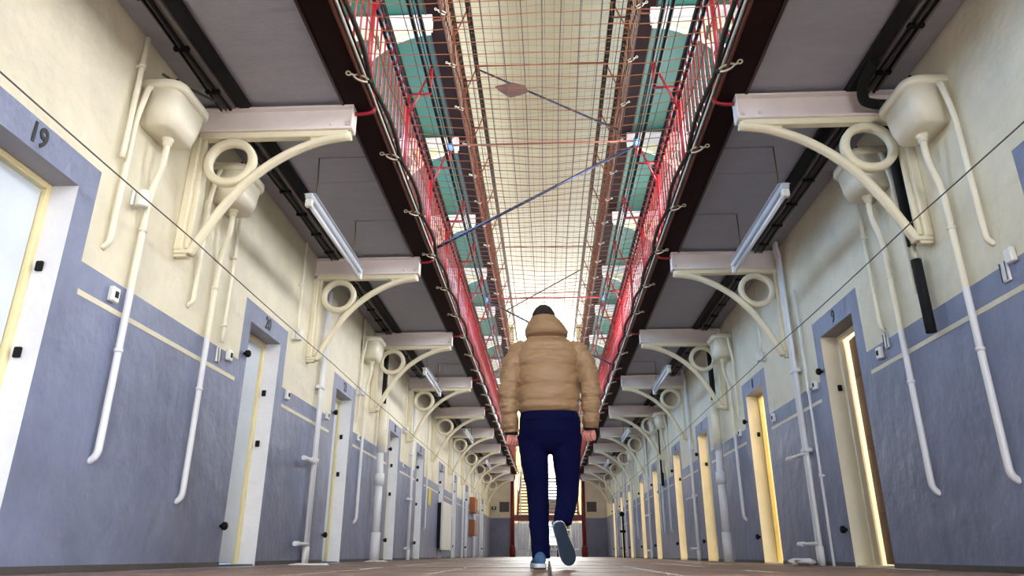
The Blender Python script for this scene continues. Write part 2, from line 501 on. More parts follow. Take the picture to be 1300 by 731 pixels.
for z in (0.5, 1.2, 1.9, 2.6, 3.6, 5.0, 6.4, 7.8, 9.2): fw.box(-1.8, 1.8, 36.02, 36.1, z - 0.03, z + 0.03)
wso = struct(fw.build('window_%d' % wn, M['white']))
for (xa, xb) in ((-0.87, -0.23), (-0.17, 0.42), (0.48, 1.07)):
    zz = (0.5, 1.2, 1.9, 2.6, 3.6, 5.0, 6.4, 7.8, 9.2)
    for k in range(8):
        lit = k >= 4 or (xa == -0.17 and k != 2)
        MB().box(xa, xb, 36.05, 36.06, zz[k] + 0.03, zz[k + 1] - 0.03).build('pane' if lit else 'panel', M['glass'] if lit else M['darkgrey'], wso)

# ---- cell doors
def num_mesh(txt, size):
    cu = bpy.data.curves.new('number', 'FONT'); cu.body = txt; cu.size = size; cu.align_x = 'CENTER'; cu.align_y = 'CENTER'
    cu.extrude = 0.0015; cu.offset = size * 0.022; cu.resolution_u = 4
    o = bpy.data.objects.new('tmp', cu); C.objects.link(o)
    bpy.context.view_layer.update()
    dg = bpy.context.evaluated_depsgraph_get()
    me = bpy.data.meshes.new_from_object(o.evaluated_get(dg))
    bpy.data.objects.remove(o)
    me.materials.clear(); me.materials.append(M['number'])
    return me

dn = 0
NUM_L = {2.80: '19', 5.76: '20', 8.26: '21', 11.22: '22', 13.62: '23', 16.5: '24', 18.95: '25', 21.85: '26', 24.3: '27', 27.2: '28'}
NUM_R = {2.80: '10', 5.76: '9', 8.26: '8', 11.22: '7', 13.62: '6', 16.5: '5', 18.95: '4', 21.85: '3', 24.3: '2', 27.2: '1'}
hinge_mesh = None
for s, wl, nums in ((-1, wall_left, NUM_L), (1, wall_right, NUM_R)):
    for c in DOORS:
        dn += 1
        a, b = c - HALF, c + HALF
        e = bpy.data.objects.new('door_%d' % dn, None); C.objects.link(e); e.location = (s * (W + REV), c, 0); struct(e)
        # frame at the back of the reveal
        f = MB(); t = 0.032
        X0, X1 = s * -0.012, s * 0.035
        f.bbox(X0, X1, -HALF, -HALF + t, 0, OPEN_H, 0.004); f.bbox(X0, X1, HALF - t, HALF, 0, OPEN_H, 0.004)
        f.bbox(X0, X1, -HALF + t, HALF - t, OPEN_H - t, OPEN_H, 0.004)
        f.build('door_frame', M['leafyellow'] if (s > 0 and c == 8.26) else (M['warmwhite'] if s > 0 else M['framey']), e)
        # leaf
        closed = s < 0
        lm = M['leafblue']
        ang = 0.0
        if s > 0:
            ang = {5.76: 0.10, 8.26: 1.3}.get(c, 1.45)
            lm = {5.76: M['wood'], 8.26: M['leafyellow']}.get(c, M['framey'])
        w2 = 2 * HALF - 2 * t - 0.01
        lf = MB(); lf.bbox(0, s * 0.045, 0, w2, 0.02, OPEN_H - t - 0.01, 0.005)
        # raised ledges on the leaf, facing the hall
        for zc in ((0.35, 0.95, 1.55) if s > 0 else ()): lf.bbox(s * -0.008, 0, 0.06, w2 - 0.06, zc - 0.06, zc + 0.06, 0.003)
        leaf = lf.build('door_leaf', lm, e)
        leaf.location = (s * 0.012, -HALF + t + 0.005, 0)
        # hinge line on the near post, opening into the cell
        leaf.rotation_euler = (0, 0, -s * ang)
        for zc in ((0.42, 1.42) if s > 0 else ()):
            MB().bbox(s * -0.028, s * -0.006, -0.01, 0.34, zc - 0.025, zc + 0.025, 0.004).build('strap_hinge', M['black'], leaf)
        # lock keeps on the far jamb
        for zc in ((0.98, 1.42) if s < 0 else (1.42,)):
            MB().bbox(s * -0.070, s * -0.035, HALF - 0.018, HALF, zc - 0.026, zc + 0.026, 0.004).build('lock_keep', M['black'], e)
        # door stops on the wall beside the opening
        off = -HALF - 0.06 if s < 0 else HALF + 0.06
        for zc in (0.28, 1.58):
            MB().lathe([(0.012, 0), (0.012, s * -0.015), (0.028, s * -0.02), (0.03, s * -0.04), (0.022, s * -0.052), (0.003, s * -0.054)], (s * -REV, off, zc), 14, axis='x').build('door_stop', M['black'], e)
        # sill
        MB().bbox(s * -0.14, s * 0.05, -HALF, HALF, 0.0, 0.012, 0.003).build('sill', M['teal'] if s < 0 else M['framey'], e)
        if c in nums:
            o = inst('door_number', num_mesh(nums[c], 0.155), e)
            # the painted digits stand on the surround over the opening
            o.location = (-s * (REV + 0.003), 0.0, 1.95)
            o.rotation_euler = (PI / 2, 0, PI / 2 if s < 0 else -PI / 2)
            o.scale = (0.82, 0.95, 1)
        # cells behind the open doors, daylight from each cell's own window
        if s > 0:
            cl = MB()
            X0, X1 = W + REV + 0.06, W + REV + 2.3
            ya, yb = c - 0.95, c + 0.95
            cl.box(X0, X1, ya - 0.05, ya, 0, 2.5); cl.box(X0, X1, yb, yb + 0.05, 0, 2.5)
            cl.box(X1, X1 + 0.05, ya, yb, 0, 2.5); cl.box(X0, X1, ya, yb, 2.5, 2.55)
            cl.box(X0 - 0.05, X0, ya, c - HALF, 0, 2.5); cl.box(X0 - 0.05, X0, c + HALF, yb, 0, 2.5); cl.box(X0 - 0.05, X0, c - HALF, c + HALF, OPEN_H, 2.5)
            struct(cl.build('wall_cell_%d' % dn, M['cell']))
            wn += 1
            wo = MB(); wo.box(X1 - 0.03, X1, c - 0.5, c + 0.5, 1.3, 1.34); wo.box(X1 - 0.03, X1, c - 0.5, c + 0.5, 2.16, 2.2)
            for q in range(5): y = c - 0.48 + 0.24 * q; wo.box(X1 - 0.03, X1, y - 0.015, y + 0.015, 1.3, 2.2)
            wo = struct(wo.build('window_%d' % wn, M['white']))
            MB().box(X1 - 0.012, X1 - 0.006, c - 0.5, c + 0.5, 1.3, 2.2).build('pane', M['glass'], wo)
            area('cell_window_daylight', (X1 - 0.06, c, 1.75), (0, PI / 2, 0), 0.9, 1.0, 80 if c > 8 else (70 if c > 4 else 260), WARM if c > 4 else (0.95, 0.97, 1.0))

# ================================================================== IRON BRACKETS
NL = ['', '19', '20', '21', '22', '23', '24', '25', '26', '27', '28']
def P(s, u, y, z):
    return (s * (W - u), y, z)

def make_bracket(light):
    """local: u = distance from the wall along +X, z from the floor of its storey"""
    root = thing('gallery_bracket', '-', 'bracket')
    hb, tb = 2.81, 3.0
    b = MB(); L_ = 1.10
    b.bbox(0.0, L_, -0.008, 0.008, hb, tb, 0.002)
    b.bbox(0.0, L_, -0.05, 0.05, hb, hb + 0.016, 0.003)
    b.bbox(0.0, L_, -0.05, 0.05, tb - 0.016, tb, 0.003)
    b.bbox(L_ - 0.012, L_, -0.05, 0.05, hb + 0.002, tb - 0.002, 0.002)
    beam = b.build('beam', M['ibeam'], root)
    for x in (L_ - 0.05, L_ - 0.16):
        for y in (-1, 1):
            MB().lathe([(0.014, 0), (0.013, y * 0.008), (0.004, y * 0.013)], (x, y * 0.008, hb + 0.06), 8, axis='y').build('bolt', M['ibeam'], beam)
    t = MB(); t.bbox(0.03, L_ - 0.03, -0.032, 0.032, 2.765, 2.81, 0.006)
    t.build('top_rail', M['iron'], root)
    u = MB(); u.bbox(0.0, 0.055, -0.045, 0.045, 1.93, 2.77, 0.006)
    u.bbox(0.055, 0.085, -0.014, 0.014, 1.95, 2.77, 0.004)
    u.build('upright', M['iron'], root)
    pts = bez([(1.085, 0, 2.775), (0.90, 0, 2.745), (0.70, 0, 2.665), (0.52, 0, 2.545), (0.36, 0, 2.385), (0.24, 0, 2.205), (0.155, 0, 2.04), (0.09, 0, 1.91)], 5)
    a = MB(); a.tube(pts, 0.038, 8, flat=0.80, up=(0, 0, 1))
    a.tube(pts, 0.014, 6, flat=2.5, up=(0, 0, 1))
    arch = a.build('arch', M['iron'], root)
    us = 0.80 if light == 0 else 0.46
    low = [p for p in pts if p.x >= us]
    sp_ = MB(); poly = [(p.x, p.z) for p in low] + [(us, 2.78), (1.085, 2.79)]
    n_ = len(poly)
    sp_.add([(x, -0.012, z) for x, z in poly] + [(x, 0.012, z) for x, z in poly], [list(range(n_)), list(range(n_, 2 * n_))[::-1]] + [[i, n_ + i, n_ + (i + 1) % n_, (i + 1) % n_] for i in range(n_)])
    sp_.build('spandrel', M['iron'], root)
    ft = MB(); ft.bbox(0.0, 0.115, -0.038, 0.038, 1.905, 1.935, 0.006); ft.bbox(0.0, 0.085, -0.03, 0.03, 1.885, 1.907, 0.005)
    ft.build('foot', M['iron'], root)
    R = []
    for i in range(32):
        th = 2 * PI * i / 32
        cx, cz = 0.268, 2.588
        ring = []
        for (dr, dy) in ((0.180, -0.022), (0.180, 0.022), (0.168, 0.032), (0.140, 0.032), (0.128, 0.022), (0.128, -0.022), (0.140, -0.032), (0.168, -0.032)):
            ring.append((cx + dr * math.cos(th), dy, cz + dr * math.sin(th)))
        R.append(ring)
    MB().rings(R, close=True).build('ring', M['iron'], root)
    return root

protos = [make_bracket(0), make_bracket(1)]
first = [True, True]
RDN = ['', '10', '9', '8', '7', '6', '5', '4', '3', '2', '1']
for lv, dz in ((0, 0.0), (1, 3.16)):
    for i, y in enumerate(BR_Y):
        k = BR_K[i]
        if lv == 1 and k < 1: continue
        for s in (-1, 1):
            loc = (s * W, y, dz); rz = 0 if s < 0 else PI
            names = NL if s < 0 else RDN
            if lv == 0:
                if k < 0: lab = 'cream arched iron bracket with ring on the wall before door ' + names[1]
                elif k < 9: lab = 'cream arched iron bracket with ring between doors %s and %s' % (names[k + 1], names[k + 2])
                else: lab = 'cream arched iron bracket with ring past door %s by the stair column' % names[10]
                grp = 'brackets under the lower gallery'
            else:
                lab = 'pale bracket under the green upper soffit, %s from the stair, side of door %s' % (['first', 'second', 'third', 'fourth', 'fifth', 'sixth', 'seventh', 'eighth', 'ninth'][9 - k], '19' if s < 0 else '9')
                grp = 'brackets under the upper gallery, door %s side' % ('19' if s < 0 else '9')
            if first[lv]:
                o = protos[lv]; o.location = loc; o.rotation_euler = (0, 0, rz); first[lv] = False
            else:
                o = copy_tree(protos[lv], loc, rz)
            o['label'] = words(lab); o['group'] = grp

# ================================================================== GALLERY EDGES, RAILINGS, NETS
for lv, dz in ((0, 0.0), (1, 3.16)):
    for s in (-1, 1):
        sd = 'side of door 19' if s < 0 else 'side of door 9'
        col = M['maroon'] if lv == 0 else M['rust']
        lvn = 'lower' if lv == 0 else 'upper'
        ya = Y0 + 0.02; yb = 28.4
        zb = 3.0 + dz
        e = thing('gallery_edge_beam', '%s steel channel along the %s gallery edge, %s' % ('maroon' if lv == 0 else 'rusty brown', lvn, sd), 'beam', (s * 1.28, ya, zb))
        MB().bbox(s * 0.085, s * 0.10, 0, yb - ya, 0, 0.22, 0.003).build('web', M['maroon'], e)
        MB().bbox(s * -0.09, s * 0.085, 0, yb - ya, 0.0, 0.014, 0.003).build('lower_flange', M['beamdark'], e)
        MB().bbox(s * -0.075, s * 0.085, 0, yb - ya, 0.206, 0.22, 0.003).build('upper_flange', M['maroon'], e)
        MB().bbox(s * -0.108, s * -0.09, 0, yb - ya, -0.012, 0.05, 0.003).build('lip', M['lip'], e)
        MB().bbox(s * 0.085, s * 0.105, 0, yb - ya, -0.010, 0.0, 0.003).build('outer_lip', M['maroon'], e)
        if lv == 0: MB().bbox(s * -0.122, s * -0.112, 0, yb - ya, 0.014, 0.05, 0.003).build('edge_strip', M['strip'], e)
        # railing
        rm = M['red'] if lv == 0 else M['rust']
        XR = 1.235
        r = thing('gallery_railing', '%s iron railing with inward arms on the %s gallery, %s' % ('red' if lv == 0 else 'rust brown', lvn, sd), 'railing', (s * XR, 0, zb + 0.22))
        H = 0.88
        MB().tube([(0, ya + 0.1, H), (0, yb, H)], 0.028, 8).build('handrail', M['black'], r)
        MB().tube([(0, ya + 0.1, 0.72), (0, yb, 0.72)], 0.018, 6).build('mid_rail', M['black'], r)
        for (dx, zz, rad) in ((0.205, H + 0.0, 0.018), (0.205, H + 0.28, 0.020), (0.205, H + 0.14, 0.006)):
            MB().tube([(-s * dx, ya + 0.1, zz), (-s * dx, yb, zz)], rad, 6).build('inner_rail', M['black'], r)
        bm = MB().tube([(0, 0, -0.02), (0, 0, H)], 0.0075, 6).mesh('baluster', rm)
        pm = MB().tube([(0, 0, -0.02), (0, 0, H + 0.02)], 0.019, 8).mesh('post', rm)
        am = MB()
        am.tube([(0, 0, H - 0.02), (-s * 0.205, 0, H - 0.02)], 0.013, 6)
        am.tube([(-s * 0.205, 0, H - 0.03), (-s * 0.205, 0, H + 0.30)], 0.014, 6)
        am.tube([(0, 0, H - 0.28), (-s * 0.10, 0, H - 0.02), (-s * 0.205, 0, H + 0.28)], 0.012, 6)
        am = am.mesh('arm', rm)
        lm_ = MB().tube(bez([(s * 0.075, 0, -0.27), (-s * 0.04, 0, -0.26), (-s * 0.065, 0, -0.20), (-s * 0.02, 0, 0.06), (0, 0, 0.3)], 5), 0.013, 6).mesh('stay', rm)
        ystart = 1.457 if lv == 0 else 4.14
        np_ = int((yb - ystart) / 1.3415) + 1
        for k in range(np_):
            y = ystart + 1.3415 * k
            if y > yb: break
            inst('post', pm, r, (0, y, 0)); inst('arm', am, r, (0, y, 0))
            if k % 2 == 0: inst('stay', lm_, r, (0, y, 0))
        y = ystart - 0.4; nb = 0
        while y < yb - 0.1 and nb < 290:
            inst('baluster', bm, r, (0, y, 0)); y += 0.134; nb += 1

# safety nets
def net(dz, name, label, y_from, y_to, cell, cross_m, long_m, half):
    z0 = 3.02 + dz
    root = thing(name, label, 'net', (0, y_from, z0))
    rnd = random.Random(3 + int(dz))
    nx = int(round(2 * half / cell)); ny = int((y_to - y_from) / cell)
    def pos(i, j):
        x = -half + 2 * half * i / nx
        y = j * cell
        sag = 0.10 * (1 - (x / half) ** 2) + 0.03 * math.sin(y * 2.3 + x * 2) * (1 - abs(x / half))
        edge = abs(math.sin(PI * (y + y_from - 3.84) / 0.98)) * 0.035 * (abs(x / half)) ** 6
        xx = x - math.copysign(edge, x)
        return (xx + 0.005 * math.sin(j * 0.21 + i * 1.7), y + 0.005 * math.sin(i * 0.8 + j * 0.37) + 0.05 * (x / half) ** 2, -sag + rnd.uniform(-.004, .004))
    G = [[pos(i, j) for i in range(nx + 1)] for j in range(ny + 1)]
    a = MB()
    for j in range(ny + 1):
        a.tube([G[j][i] for i in range(nx + 1)], 0.0032 if dz < 1 else 0.0024, 3, caps=False, smooth=False)
    o = a.build('cross_cords', cross_m, root); o['kind'] = 'stuff'
    b = MB()
    for i in range(nx + 1):
        b.tube([G[j][i] for j in range(ny + 1)], 0.0034 if dz < 1 else 0.0024, 3, caps=False, smooth=False)
    o = b.build('long_cords', long_m, root); o['kind'] = 'stuff'
    for i in (0, nx):
        s = -1 if i == 0 else 1
        k = MB(); k.tube([(G[j][i][0], G[j][i][1], G[j][i][2]) for j in range(ny + 1)], 0.017 if dz < 1 else 0.010, 6)
        k.build('border_rope', M['rope'], root)
    return root
net(0.0, 'safety_net', 'brown cord safety net stretched across the void at the lower gallery', 1.3, 28.2, 0.112, M['net_cross'], M['net_long'], 1.13)
net(3.16, 'safety_net', 'finer looking brown safety net across the void at the upper gallery', 4.5, 28.2, 0.112, M['net_cross'], M['net_long'], 1.15)

# snap hooks that hold the net to the edge beam
def make_hook():
    root = thing('snap_hook', '-', 'hook')
    c = MB()
    loop = []
    for i in range(17):
        a = 2 * PI * i / 16
        loop.append((0.017 * math.cos(a), 0, 0.060 + 0.055 * math.sin(a)))
    c.tube(loop, 0.0068, 6, caps=False); c.build('gate_ring', M['steelhook'], root)
    b = MB(); b.tube([(0, 0, 0.112), (0.003, 0, 0.125), (0.0, 0, 0.142)], 0.0075, 6); b.build('shank', M['steelhook'], root)
    d = MB(); d.tube([(0.012 * math.cos(2 * PI * i / 10), 0, 0.155 + 0.016 * math.sin(2 * PI * i / 10)) for i in range(11)], 0.005, 6, caps=False); d.build('eye', M['steelhook'], root)
    b = MB(); b.lathe([(0.012, -0.012), (0.018, 0.0), (0.012, 0.014)], (0, 0, 0), 8); b.build('knot', M['rope'], root)
    return root
hk = make_hook(); fh = True
for lv, dz in ((0, 0.0), (1, 3.16)):
    for s in (-1, 1):
        for k in range(24 if lv == 0 else 20):
            y = 2.86 + 0.98 * k + (0.0 if lv == 0 else 3.92)
            if y > 28: continue
            sd = '19' if s < 0 else '9'
            if fh: o = hk; fh = False
            else: o = copy_tree(hk, (0, 0, 0))
            o.location = (s * 1.13, y, 2.995 + dz)
            # tip the hook outwards from the rope to the flange, and back along the beam
            dirv = Vector((s * 0.105, -0.10, -0.012)).normalized()
            q = Vector((0, 0, 1)).rotation_difference(dirv)
            o.rotation_mode = 'XYZ'; o.rotation_euler = q.to_euler()
            o['label'] = words('pale metal snap hook on the %s net rope, side of door %s' % ('lower' if lv == 0 else 'upper', sd))
            o['group'] = 'snap hooks, %s net, door %s side' % ('lower' if lv == 0 else 'upper', sd)

# tie rods across the void and their slanting braces
def rod(name, a, b, r, m, label, tape=None):
    t = thing(name, label, 'rod', a)
    A = Vector(a)
    MB().tube([(0, 0, 0), Vector(b) - A], r, 8).build('bar', m, t)
    for p in (tape or []):
        d = Vector(p) - A
        MB().lathe([(0.016, -0.05), (0.03, -0.04), (0.034, 0.0), (0.028, 0.05), (0.012, 0.06)], d, 10).build('tape_wrap', M['tape'], t)
        MB().tube([d + Vector((0, 0, 0.03)), d + Vector((0.02, -0.02, 0.12))], 0.008, 6).build('tape_tail', M['black'], t)
    return t
ZA, ZB, XA = 4.36, 7.52, 1.03
y1, y3 = 6.82, 11.9
rod('tie_rod', (-XA, y1, ZA), (XA, y1, ZA), 0.010, M['rust'], 'thin level rod with blue tape ends across the lower railings', [(-XA, y1, ZA - 0.02), (XA, y1, ZA - 0.02)])
rod('brace_rod', (-1.17, y1 + 0.04, 3.12), (XA, y1 + 0.04, ZA - 0.03), 0.016, M['bluerod'], 'thick blue grey rod slanting across the void to the taped rod end')
rod('tie_rod', (-XA, y3, ZA), (XA, y3, ZA), 0.012, M['red'], 'red level rod with blue tape ends above the man\'s head', [(-XA, y3, ZA - 0.02), (XA, y3, ZA - 0.02)])
rod('brace_rod', (-XA, y3 + 0.04, ZA - 0.03), (1.17, y3 + 0.04, 3.12), 0.016, M['bluerod'], 'blue grey rod slanting down behind the man\'s head to the door 9 side')
for k, y in enumerate((9.51, 16.8, 20.24)):
    rod('tie_rod', (-XA - 0.02, y, ZB), (XA + 0.02, y, ZB), 0.012, M['rust'], ['rusty level rod across the upper railings above the cardboard', 'second rusty level rod across the upper railings', 'third rusty level rod across the upper railings, near the stair'][k])
rod('brace_rod', (-XA - 0.02, 9.55, ZB - 0.02), (1.17, 9.55, 6.28), 0.016, M['bluerod'], 'blue grey slanting rod at the upper railings beside the cardboard')
rod('brace_rod', (-1.1, 18.9, 6.5), (XA, 18.4, ZB), 0.016, M['bluerod'], 'dark slanting rod at the upper railings above the man\'s head')

# cardboard lying on the upper net
cb = MB()
cp = [(-0.22, -0.06), (0.02, -0.13), (0.19, -0.05), (0.24, 0.07), (0.17, 0.15), (-0.02, 0.20), (-0.16, 0.06)]
nz = [0.0, 0.004, 0.01, 0.0, 0.015, 0.0, 0.006]
top = [(x, y, 0.008 + nz[i]) for i, (x, y) in enumerate(cp)]; bot = [(x, y, nz[i]) for i, (x, y) in enumerate(cp)]
m_ = len(cp)
cb.add(bot + top, [list(range(m_))[::-1], list(range(m_, 2 * m_))] + [[i, (i + 1) % m_, m_ + (i + 1) % m_, m_ + i] for i in range(m_)])
o = cb.build('cardboard_sheet', M['card'], None, (-0.42, 8.2, 6.10))
tag(o, 'torn piece of brown cardboard lying on the upper net', 'cardboard')

# ================================================================== WALL FITTINGS
def sdn(s): return 'door 19' if s < 0 else 'door 9'

def rounded_plan(w, d, r, n=5):
    """half plan against the wall: width w along Y, depth d from the wall, front corners of radius r"""
    pts = [(0, -w / 2)]
    for i in range(n + 1):
        a = -PI / 2 + (PI / 2) * i / n
        pts.append((d - r + r * math.cos(a), -w / 2 + r + r * math.sin(a)))
    for i in range(n + 1):
        a = (PI / 2) * i / n
        pts.append((d - r + r * math.cos(a), w / 2 - r + r * math.sin(a)))
    pts.append((0, w / 2))
    return pts

def cistern(s, y, zt, label, drop=0.50, pipe_m='pipe', flush_y=0.03):
    t = thing('cistern', label, 'cistern', (s * W, y, zt - 0.29), 0, 'high level cisterns')
    def ringat(w, d, r, z):
        return [(-s * px, py, z) for px, py in rounded_plan(w, d, r)]
    R = [ringat(0.26, 0.15, 0.05, 0.0), ringat(0.31, 0.185, 0.06, 0.012), ringat(0.36, 0.205, 0.07, 0.09), ringat(0.40, 0.22, 0.08, 0.23)]
    MB().rings(R).build('tank', M['pipe'], t)
    R = [ringat(0.415, 0.235, 0.085, 0.228), ringat(0.43, 0.245, 0.09, 0.243), ringat(0.43, 0.245, 0.09, 0.278), ringat(0.40, 0.225, 0.085, 0.29)]
    MB().rings(R).build('lid', M['pipe'], t)
    for dy in (-0.09, -0.05):
        MB().lathe([(0.009, 0), (0.009, 0.004)], (-s * 0.20, dy * 1.6 - 0.04, 0.29), 8).build('screw', M['black'], t)
    px = 0.10
    MB().lathe([(0.034, 0.004), (0.034, -0.018), (0.027, -0.022), (0.027, -0.05), (0.022, -0.055)], (-s * px, 0, 0), 14).build('outlet_nut', M['pipe'], t)
    zb = drop - (zt - 0.29)
    pts = bez([(-s * px, 0, -0.02), (-s * px, 0, -0.12), (-s * (px - 0.012), flush_y * 0.3, -0.20), (-s * 0.05, flush_y * 0.8, -0.32), (-s * 0.036, flush_y, -0.42)], 5)
    pts += [Vector((-s * 0.036, flush_y, -0.42 + (zb + 0.42) * k / 8)) for k in range(1, 8)]
    pts += bez([(-s * 0.036, flush_y, zb + 0.07), (-s * 0.034, flush_y, zb + 0.03), (-s * 0.02, flush_y, zb), (s * 0.005, flush_y, zb - 0.02)], 4)[0:]
    MB().tube(pts, 0.0195, 10).build('flush_pipe', M[pipe_m], t)
    for z in (-0.62, -1.35):
        MB().tube([(-s * 0.036, flush_y, z), (-s * 0.036, flush_y, z + 0.02)], 0.024, 10).build('pipe_clip', M[pipe_m], t)
    # overflow elbow at the near side, running down to the wall
    side = -0.235
    pts = bez([(-s * 0.06, side + 0.04, 0.225), (-s * 0.062, side + 0.01, 0.20), (-s * 0.058, side - 0.005, 0.12), (-s * 0.034, side, -0.02), (-s * 0.032, side, -0.2)], 5)
    zz = 1.66 - (zt - 0.29)
    pts += [Vector((-s * 0.032, side, -0.2 + (zz + 0.2) * k / 6)) for k in range(1, 6)]
    pts += bez([(-s * 0.032, side, zz + 0.05), (-s * 0.026, side, zz + 0.015), (s * 0.005, side, zz - 0.015)], 4)
    MB().tube(pts, 0.0165, 10).build('overflow_pipe', M['pipe'], t)
    return t

def wall_pipe(s, y, z0, z1, label, r=0.011, u=0.035, m='pipe', bend=False, clips=(0.5,), cat='pipe'):
    t = thing('wall_pipe', label, cat, (s * W, y, z0), 0)
    pts = [(-s * u, 0, z1 - z0), (-s * u, 0, (z1 - z0) * 0.5), (-s * u, 0, 0.06), (-s * u, 0, 0.0)]
    if bend: pts = pts[:-1] + [Vector(p) for p in bez([(-s * u, 0, 0.055), (-s * (u - 0.006), 0.0, 0.02), (s * 0.004, 0.0, -0.012)], 4)]
    MB().tube(pts, r, 8).build('tube', M[m], t)
    for c in clips:
        z = (z1 - z0) * c
        k = MB(); k.tube([(-s * u, 0, z - 0.012), (-s * u, 0, z + 0.012)], r + 0.006, 8); k.box(0, -s * u, -0.008, 0.008, z - 0.008, z + 0.008)
        k.build('clip', M[m], t)
    return t

def switch(s, y, z, label, w=0.07, h=0.085, button=True):
    t = thing('light_switch', label, 'switch', (s * W, y, z))
    MB().bbox(0, -s * 0.032, -w / 2, w / 2, -h / 2, h / 2, 0.006).build('box', M['plastic'], t)
    if button:
        MB().bbox(-s * 0.032, -s * 0.038, -0.014, 0.014, -0.018, 0.018, 0.002).build('rocker', M['black'], t)
    return t

def sensor(s, y, z, label):
    t = thing('wall_sensor', label, 'sensor', (s * W, y, z))
    MB().bbox(0, -s * 0.02, -0.035, 0.035, -0.05, 0.05, 0.004).build('back_plate', M['plastic'], t)
    MB().lathe([(0.034, -0.05), (0.038, -0.04), (0.038, 0.045), (0.030, 0.055)], (-s * 0.055, 0, 0), 14).build('cap', M['plastic'], t)
    return t

def heat_pipes(s, y, label, stub_dir=-1):
    t = thing('heating_pipes', label, 'pipe', (s * W, y, 0))
    for k, dy in enumerate((-0.028, 0.028)):
        pts = [(-s * 0.05, dy, 0.0), (-s * 0.05, dy, 1.5), (-s * 0.05, dy, 2.88)] if s < 0 else bez([(-s * 0.05, dy, 0), (-s * 0.05, dy, 1.4), (-s * 0.05, dy, 2.75), (-s * 0.06, dy - 0.03, 2.88), (-s * 0.085, dy - 0.06, 2.95), (-s * 0.085, dy - 0.06, 3.02)], 5)
        MB().tube(pts, 0.019, 10).build('riser', M['wpipe'], t)
        MB().tube([(-s * 0.05, dy, 0), (-s * 0.05, dy, 0.16)], 0.025, 10).build('floor_sleeve', M['wpipe'], t)
    for z in (0.18, 0.95):
        k = MB(); k.tube(bez([(-s * 0.05, 0.03, z), (-s * 0.055, 0.0, z), (-s * 0.07, stub_dir * 0.12, z), (-s * 0.08, stub_dir * 0.42, z)], 4), 0.017, 8)
        stub = k.build('stub', M['wpipe'], t)
        MB().tube([(-s * 0.08, stub_dir * 0.30, z), (-s * 0.08, stub_dir * 0.43, z)], 0.023, 8).build('coupling', M['wpipe'], stub)
    for z in (1.72, 0.98):
        MB().bbox(-s * 0.004, -s * 0.075, -0.06, 0.06, z - 0.018, z + 0.018, 0.004).build('clamp', M['wpipe'], t)
    return t

def soil_pipe(s, y, label, rad=0.052):
    t = thing('soil_pipe', label, 'pipe', (s * W, y, 0))
    u = 0.11
    MB().tube([(-s * u, 0, 0), (-s * u, 0, 0.36)], rad * 1.2, 14).build('socket', M['wpipe'], t)
    p = MB(); p.tube([(-s * u, 0, 0.30), (-s * u, 0, 1.05)], rad, 14)
    p.tube(bez([(-s * u, 0, 1.05), (-s * u, 0, 1.15), (-s * (u - 0.02), 0.05, 1.32), (-s * (u - 0.02), 0.06, 1.45)], 4), rad * 0.95, 14)
    p.build('lower_length', M['wpipe'], t)
    MB().tube([(-s * u, 0, 0.96), (-s * u, 0, 1.12)], rad * 1.3, 14).build('collar', M['wpipe'], t)
    MB().tube([(-s * (u - 0.02), 0.06, 1.40), (-s * (u - 0.02), 0.06, 2.08)], rad * 1.1, 14).build('upper_length', M['pipe'], t)
    MB().tube([(-s * (u - 0.02), 0.06, 2.06), (-s * (u - 0.02), 0.06, 2.9)], rad * 0.66, 12).build('vent_pipe', M['foam'], t)
    return t

YA0 = 4.14
# --- bay between doors 19/20 (left) and 10/9 (right): two cisterns each
cistern(-1, 3.66, 2.77, 'ivory cistern on the wall beside door 19, before the iron bracket', 0.56)
cistern(-1, 4.63, 2.77, 'ivory cistern behind the iron bracket, toward door 20', 0.42)
cistern(1, 3.83, 2.77, 'ivory cistern on the door 9 wall, in front of the black foam pipe', 0.46)
cistern(1, 4.62, 2.77, 'ivory cistern behind the bracket, between the black foam pipe and door 9', 0.46)
wall_pipe(-1, 3.37, 2.17, 3.0, 'short ivory pipe open at its lower end, beside the cistern by door 19', 0.016, 0.035, clips=(0.75,))
wall_pipe(-1, 4.90, 1.54, 2.62, 'thin ivory pipe from the cistern toward door 20', 0.013, 0.03, clips=(0.12, 0.62))
wall_pipe(1, 4.93, 1.58, 2.6, 'thin ivory pipe beside the cistern before door 9', 0.014, 0.03, bend=True, clips=(0.7,))
sensor(-1, 3.60, 2.03, 'white round wall sensor under the cistern beside door 19')
switch(-1, 3.58, 1.43, 'white switch box on the dado just past door 19')
switch(-1, 5.08, 1.49, 'white switch box beside door 20, above the cream stripe')
switch(1, 5.04, 1.44, 'white switch box near door 9, above the cream stripe')
switch(1, 3.47, 1.53, 'white switch box by the flush pipe nearest door 10', 0.06, 0.08, False)
for s, y, z, lb in ((1, 3.55, 1.47, 'small clear cover plate hanging below a pipe end by door 10'), (1, 4.93, 1.50, 'small clear cover plate hanging below a pipe end by door 9'), (-1, 4.92, 1.45, 'small wire loop plate below a pipe end by door 20')):
    t = thing('cover_plate', lb, 'plate', (s * W, y, z))
    MB().bbox(0, -s * 0.012, -0.03, 0.03, -0.055, 0.055, 0.003).build('plate', M['wpipe'], t)
    MB().tube([(-s * 0.016, -0.022, 0.05), (-s * 0.02, -0.022, -0.05), (-s * 0.02, 0.022, -0.05), (-s * 0.016, 0.022, 0.05)], 0.003, 5).build('wire_clip', M['darkgrey'], t)
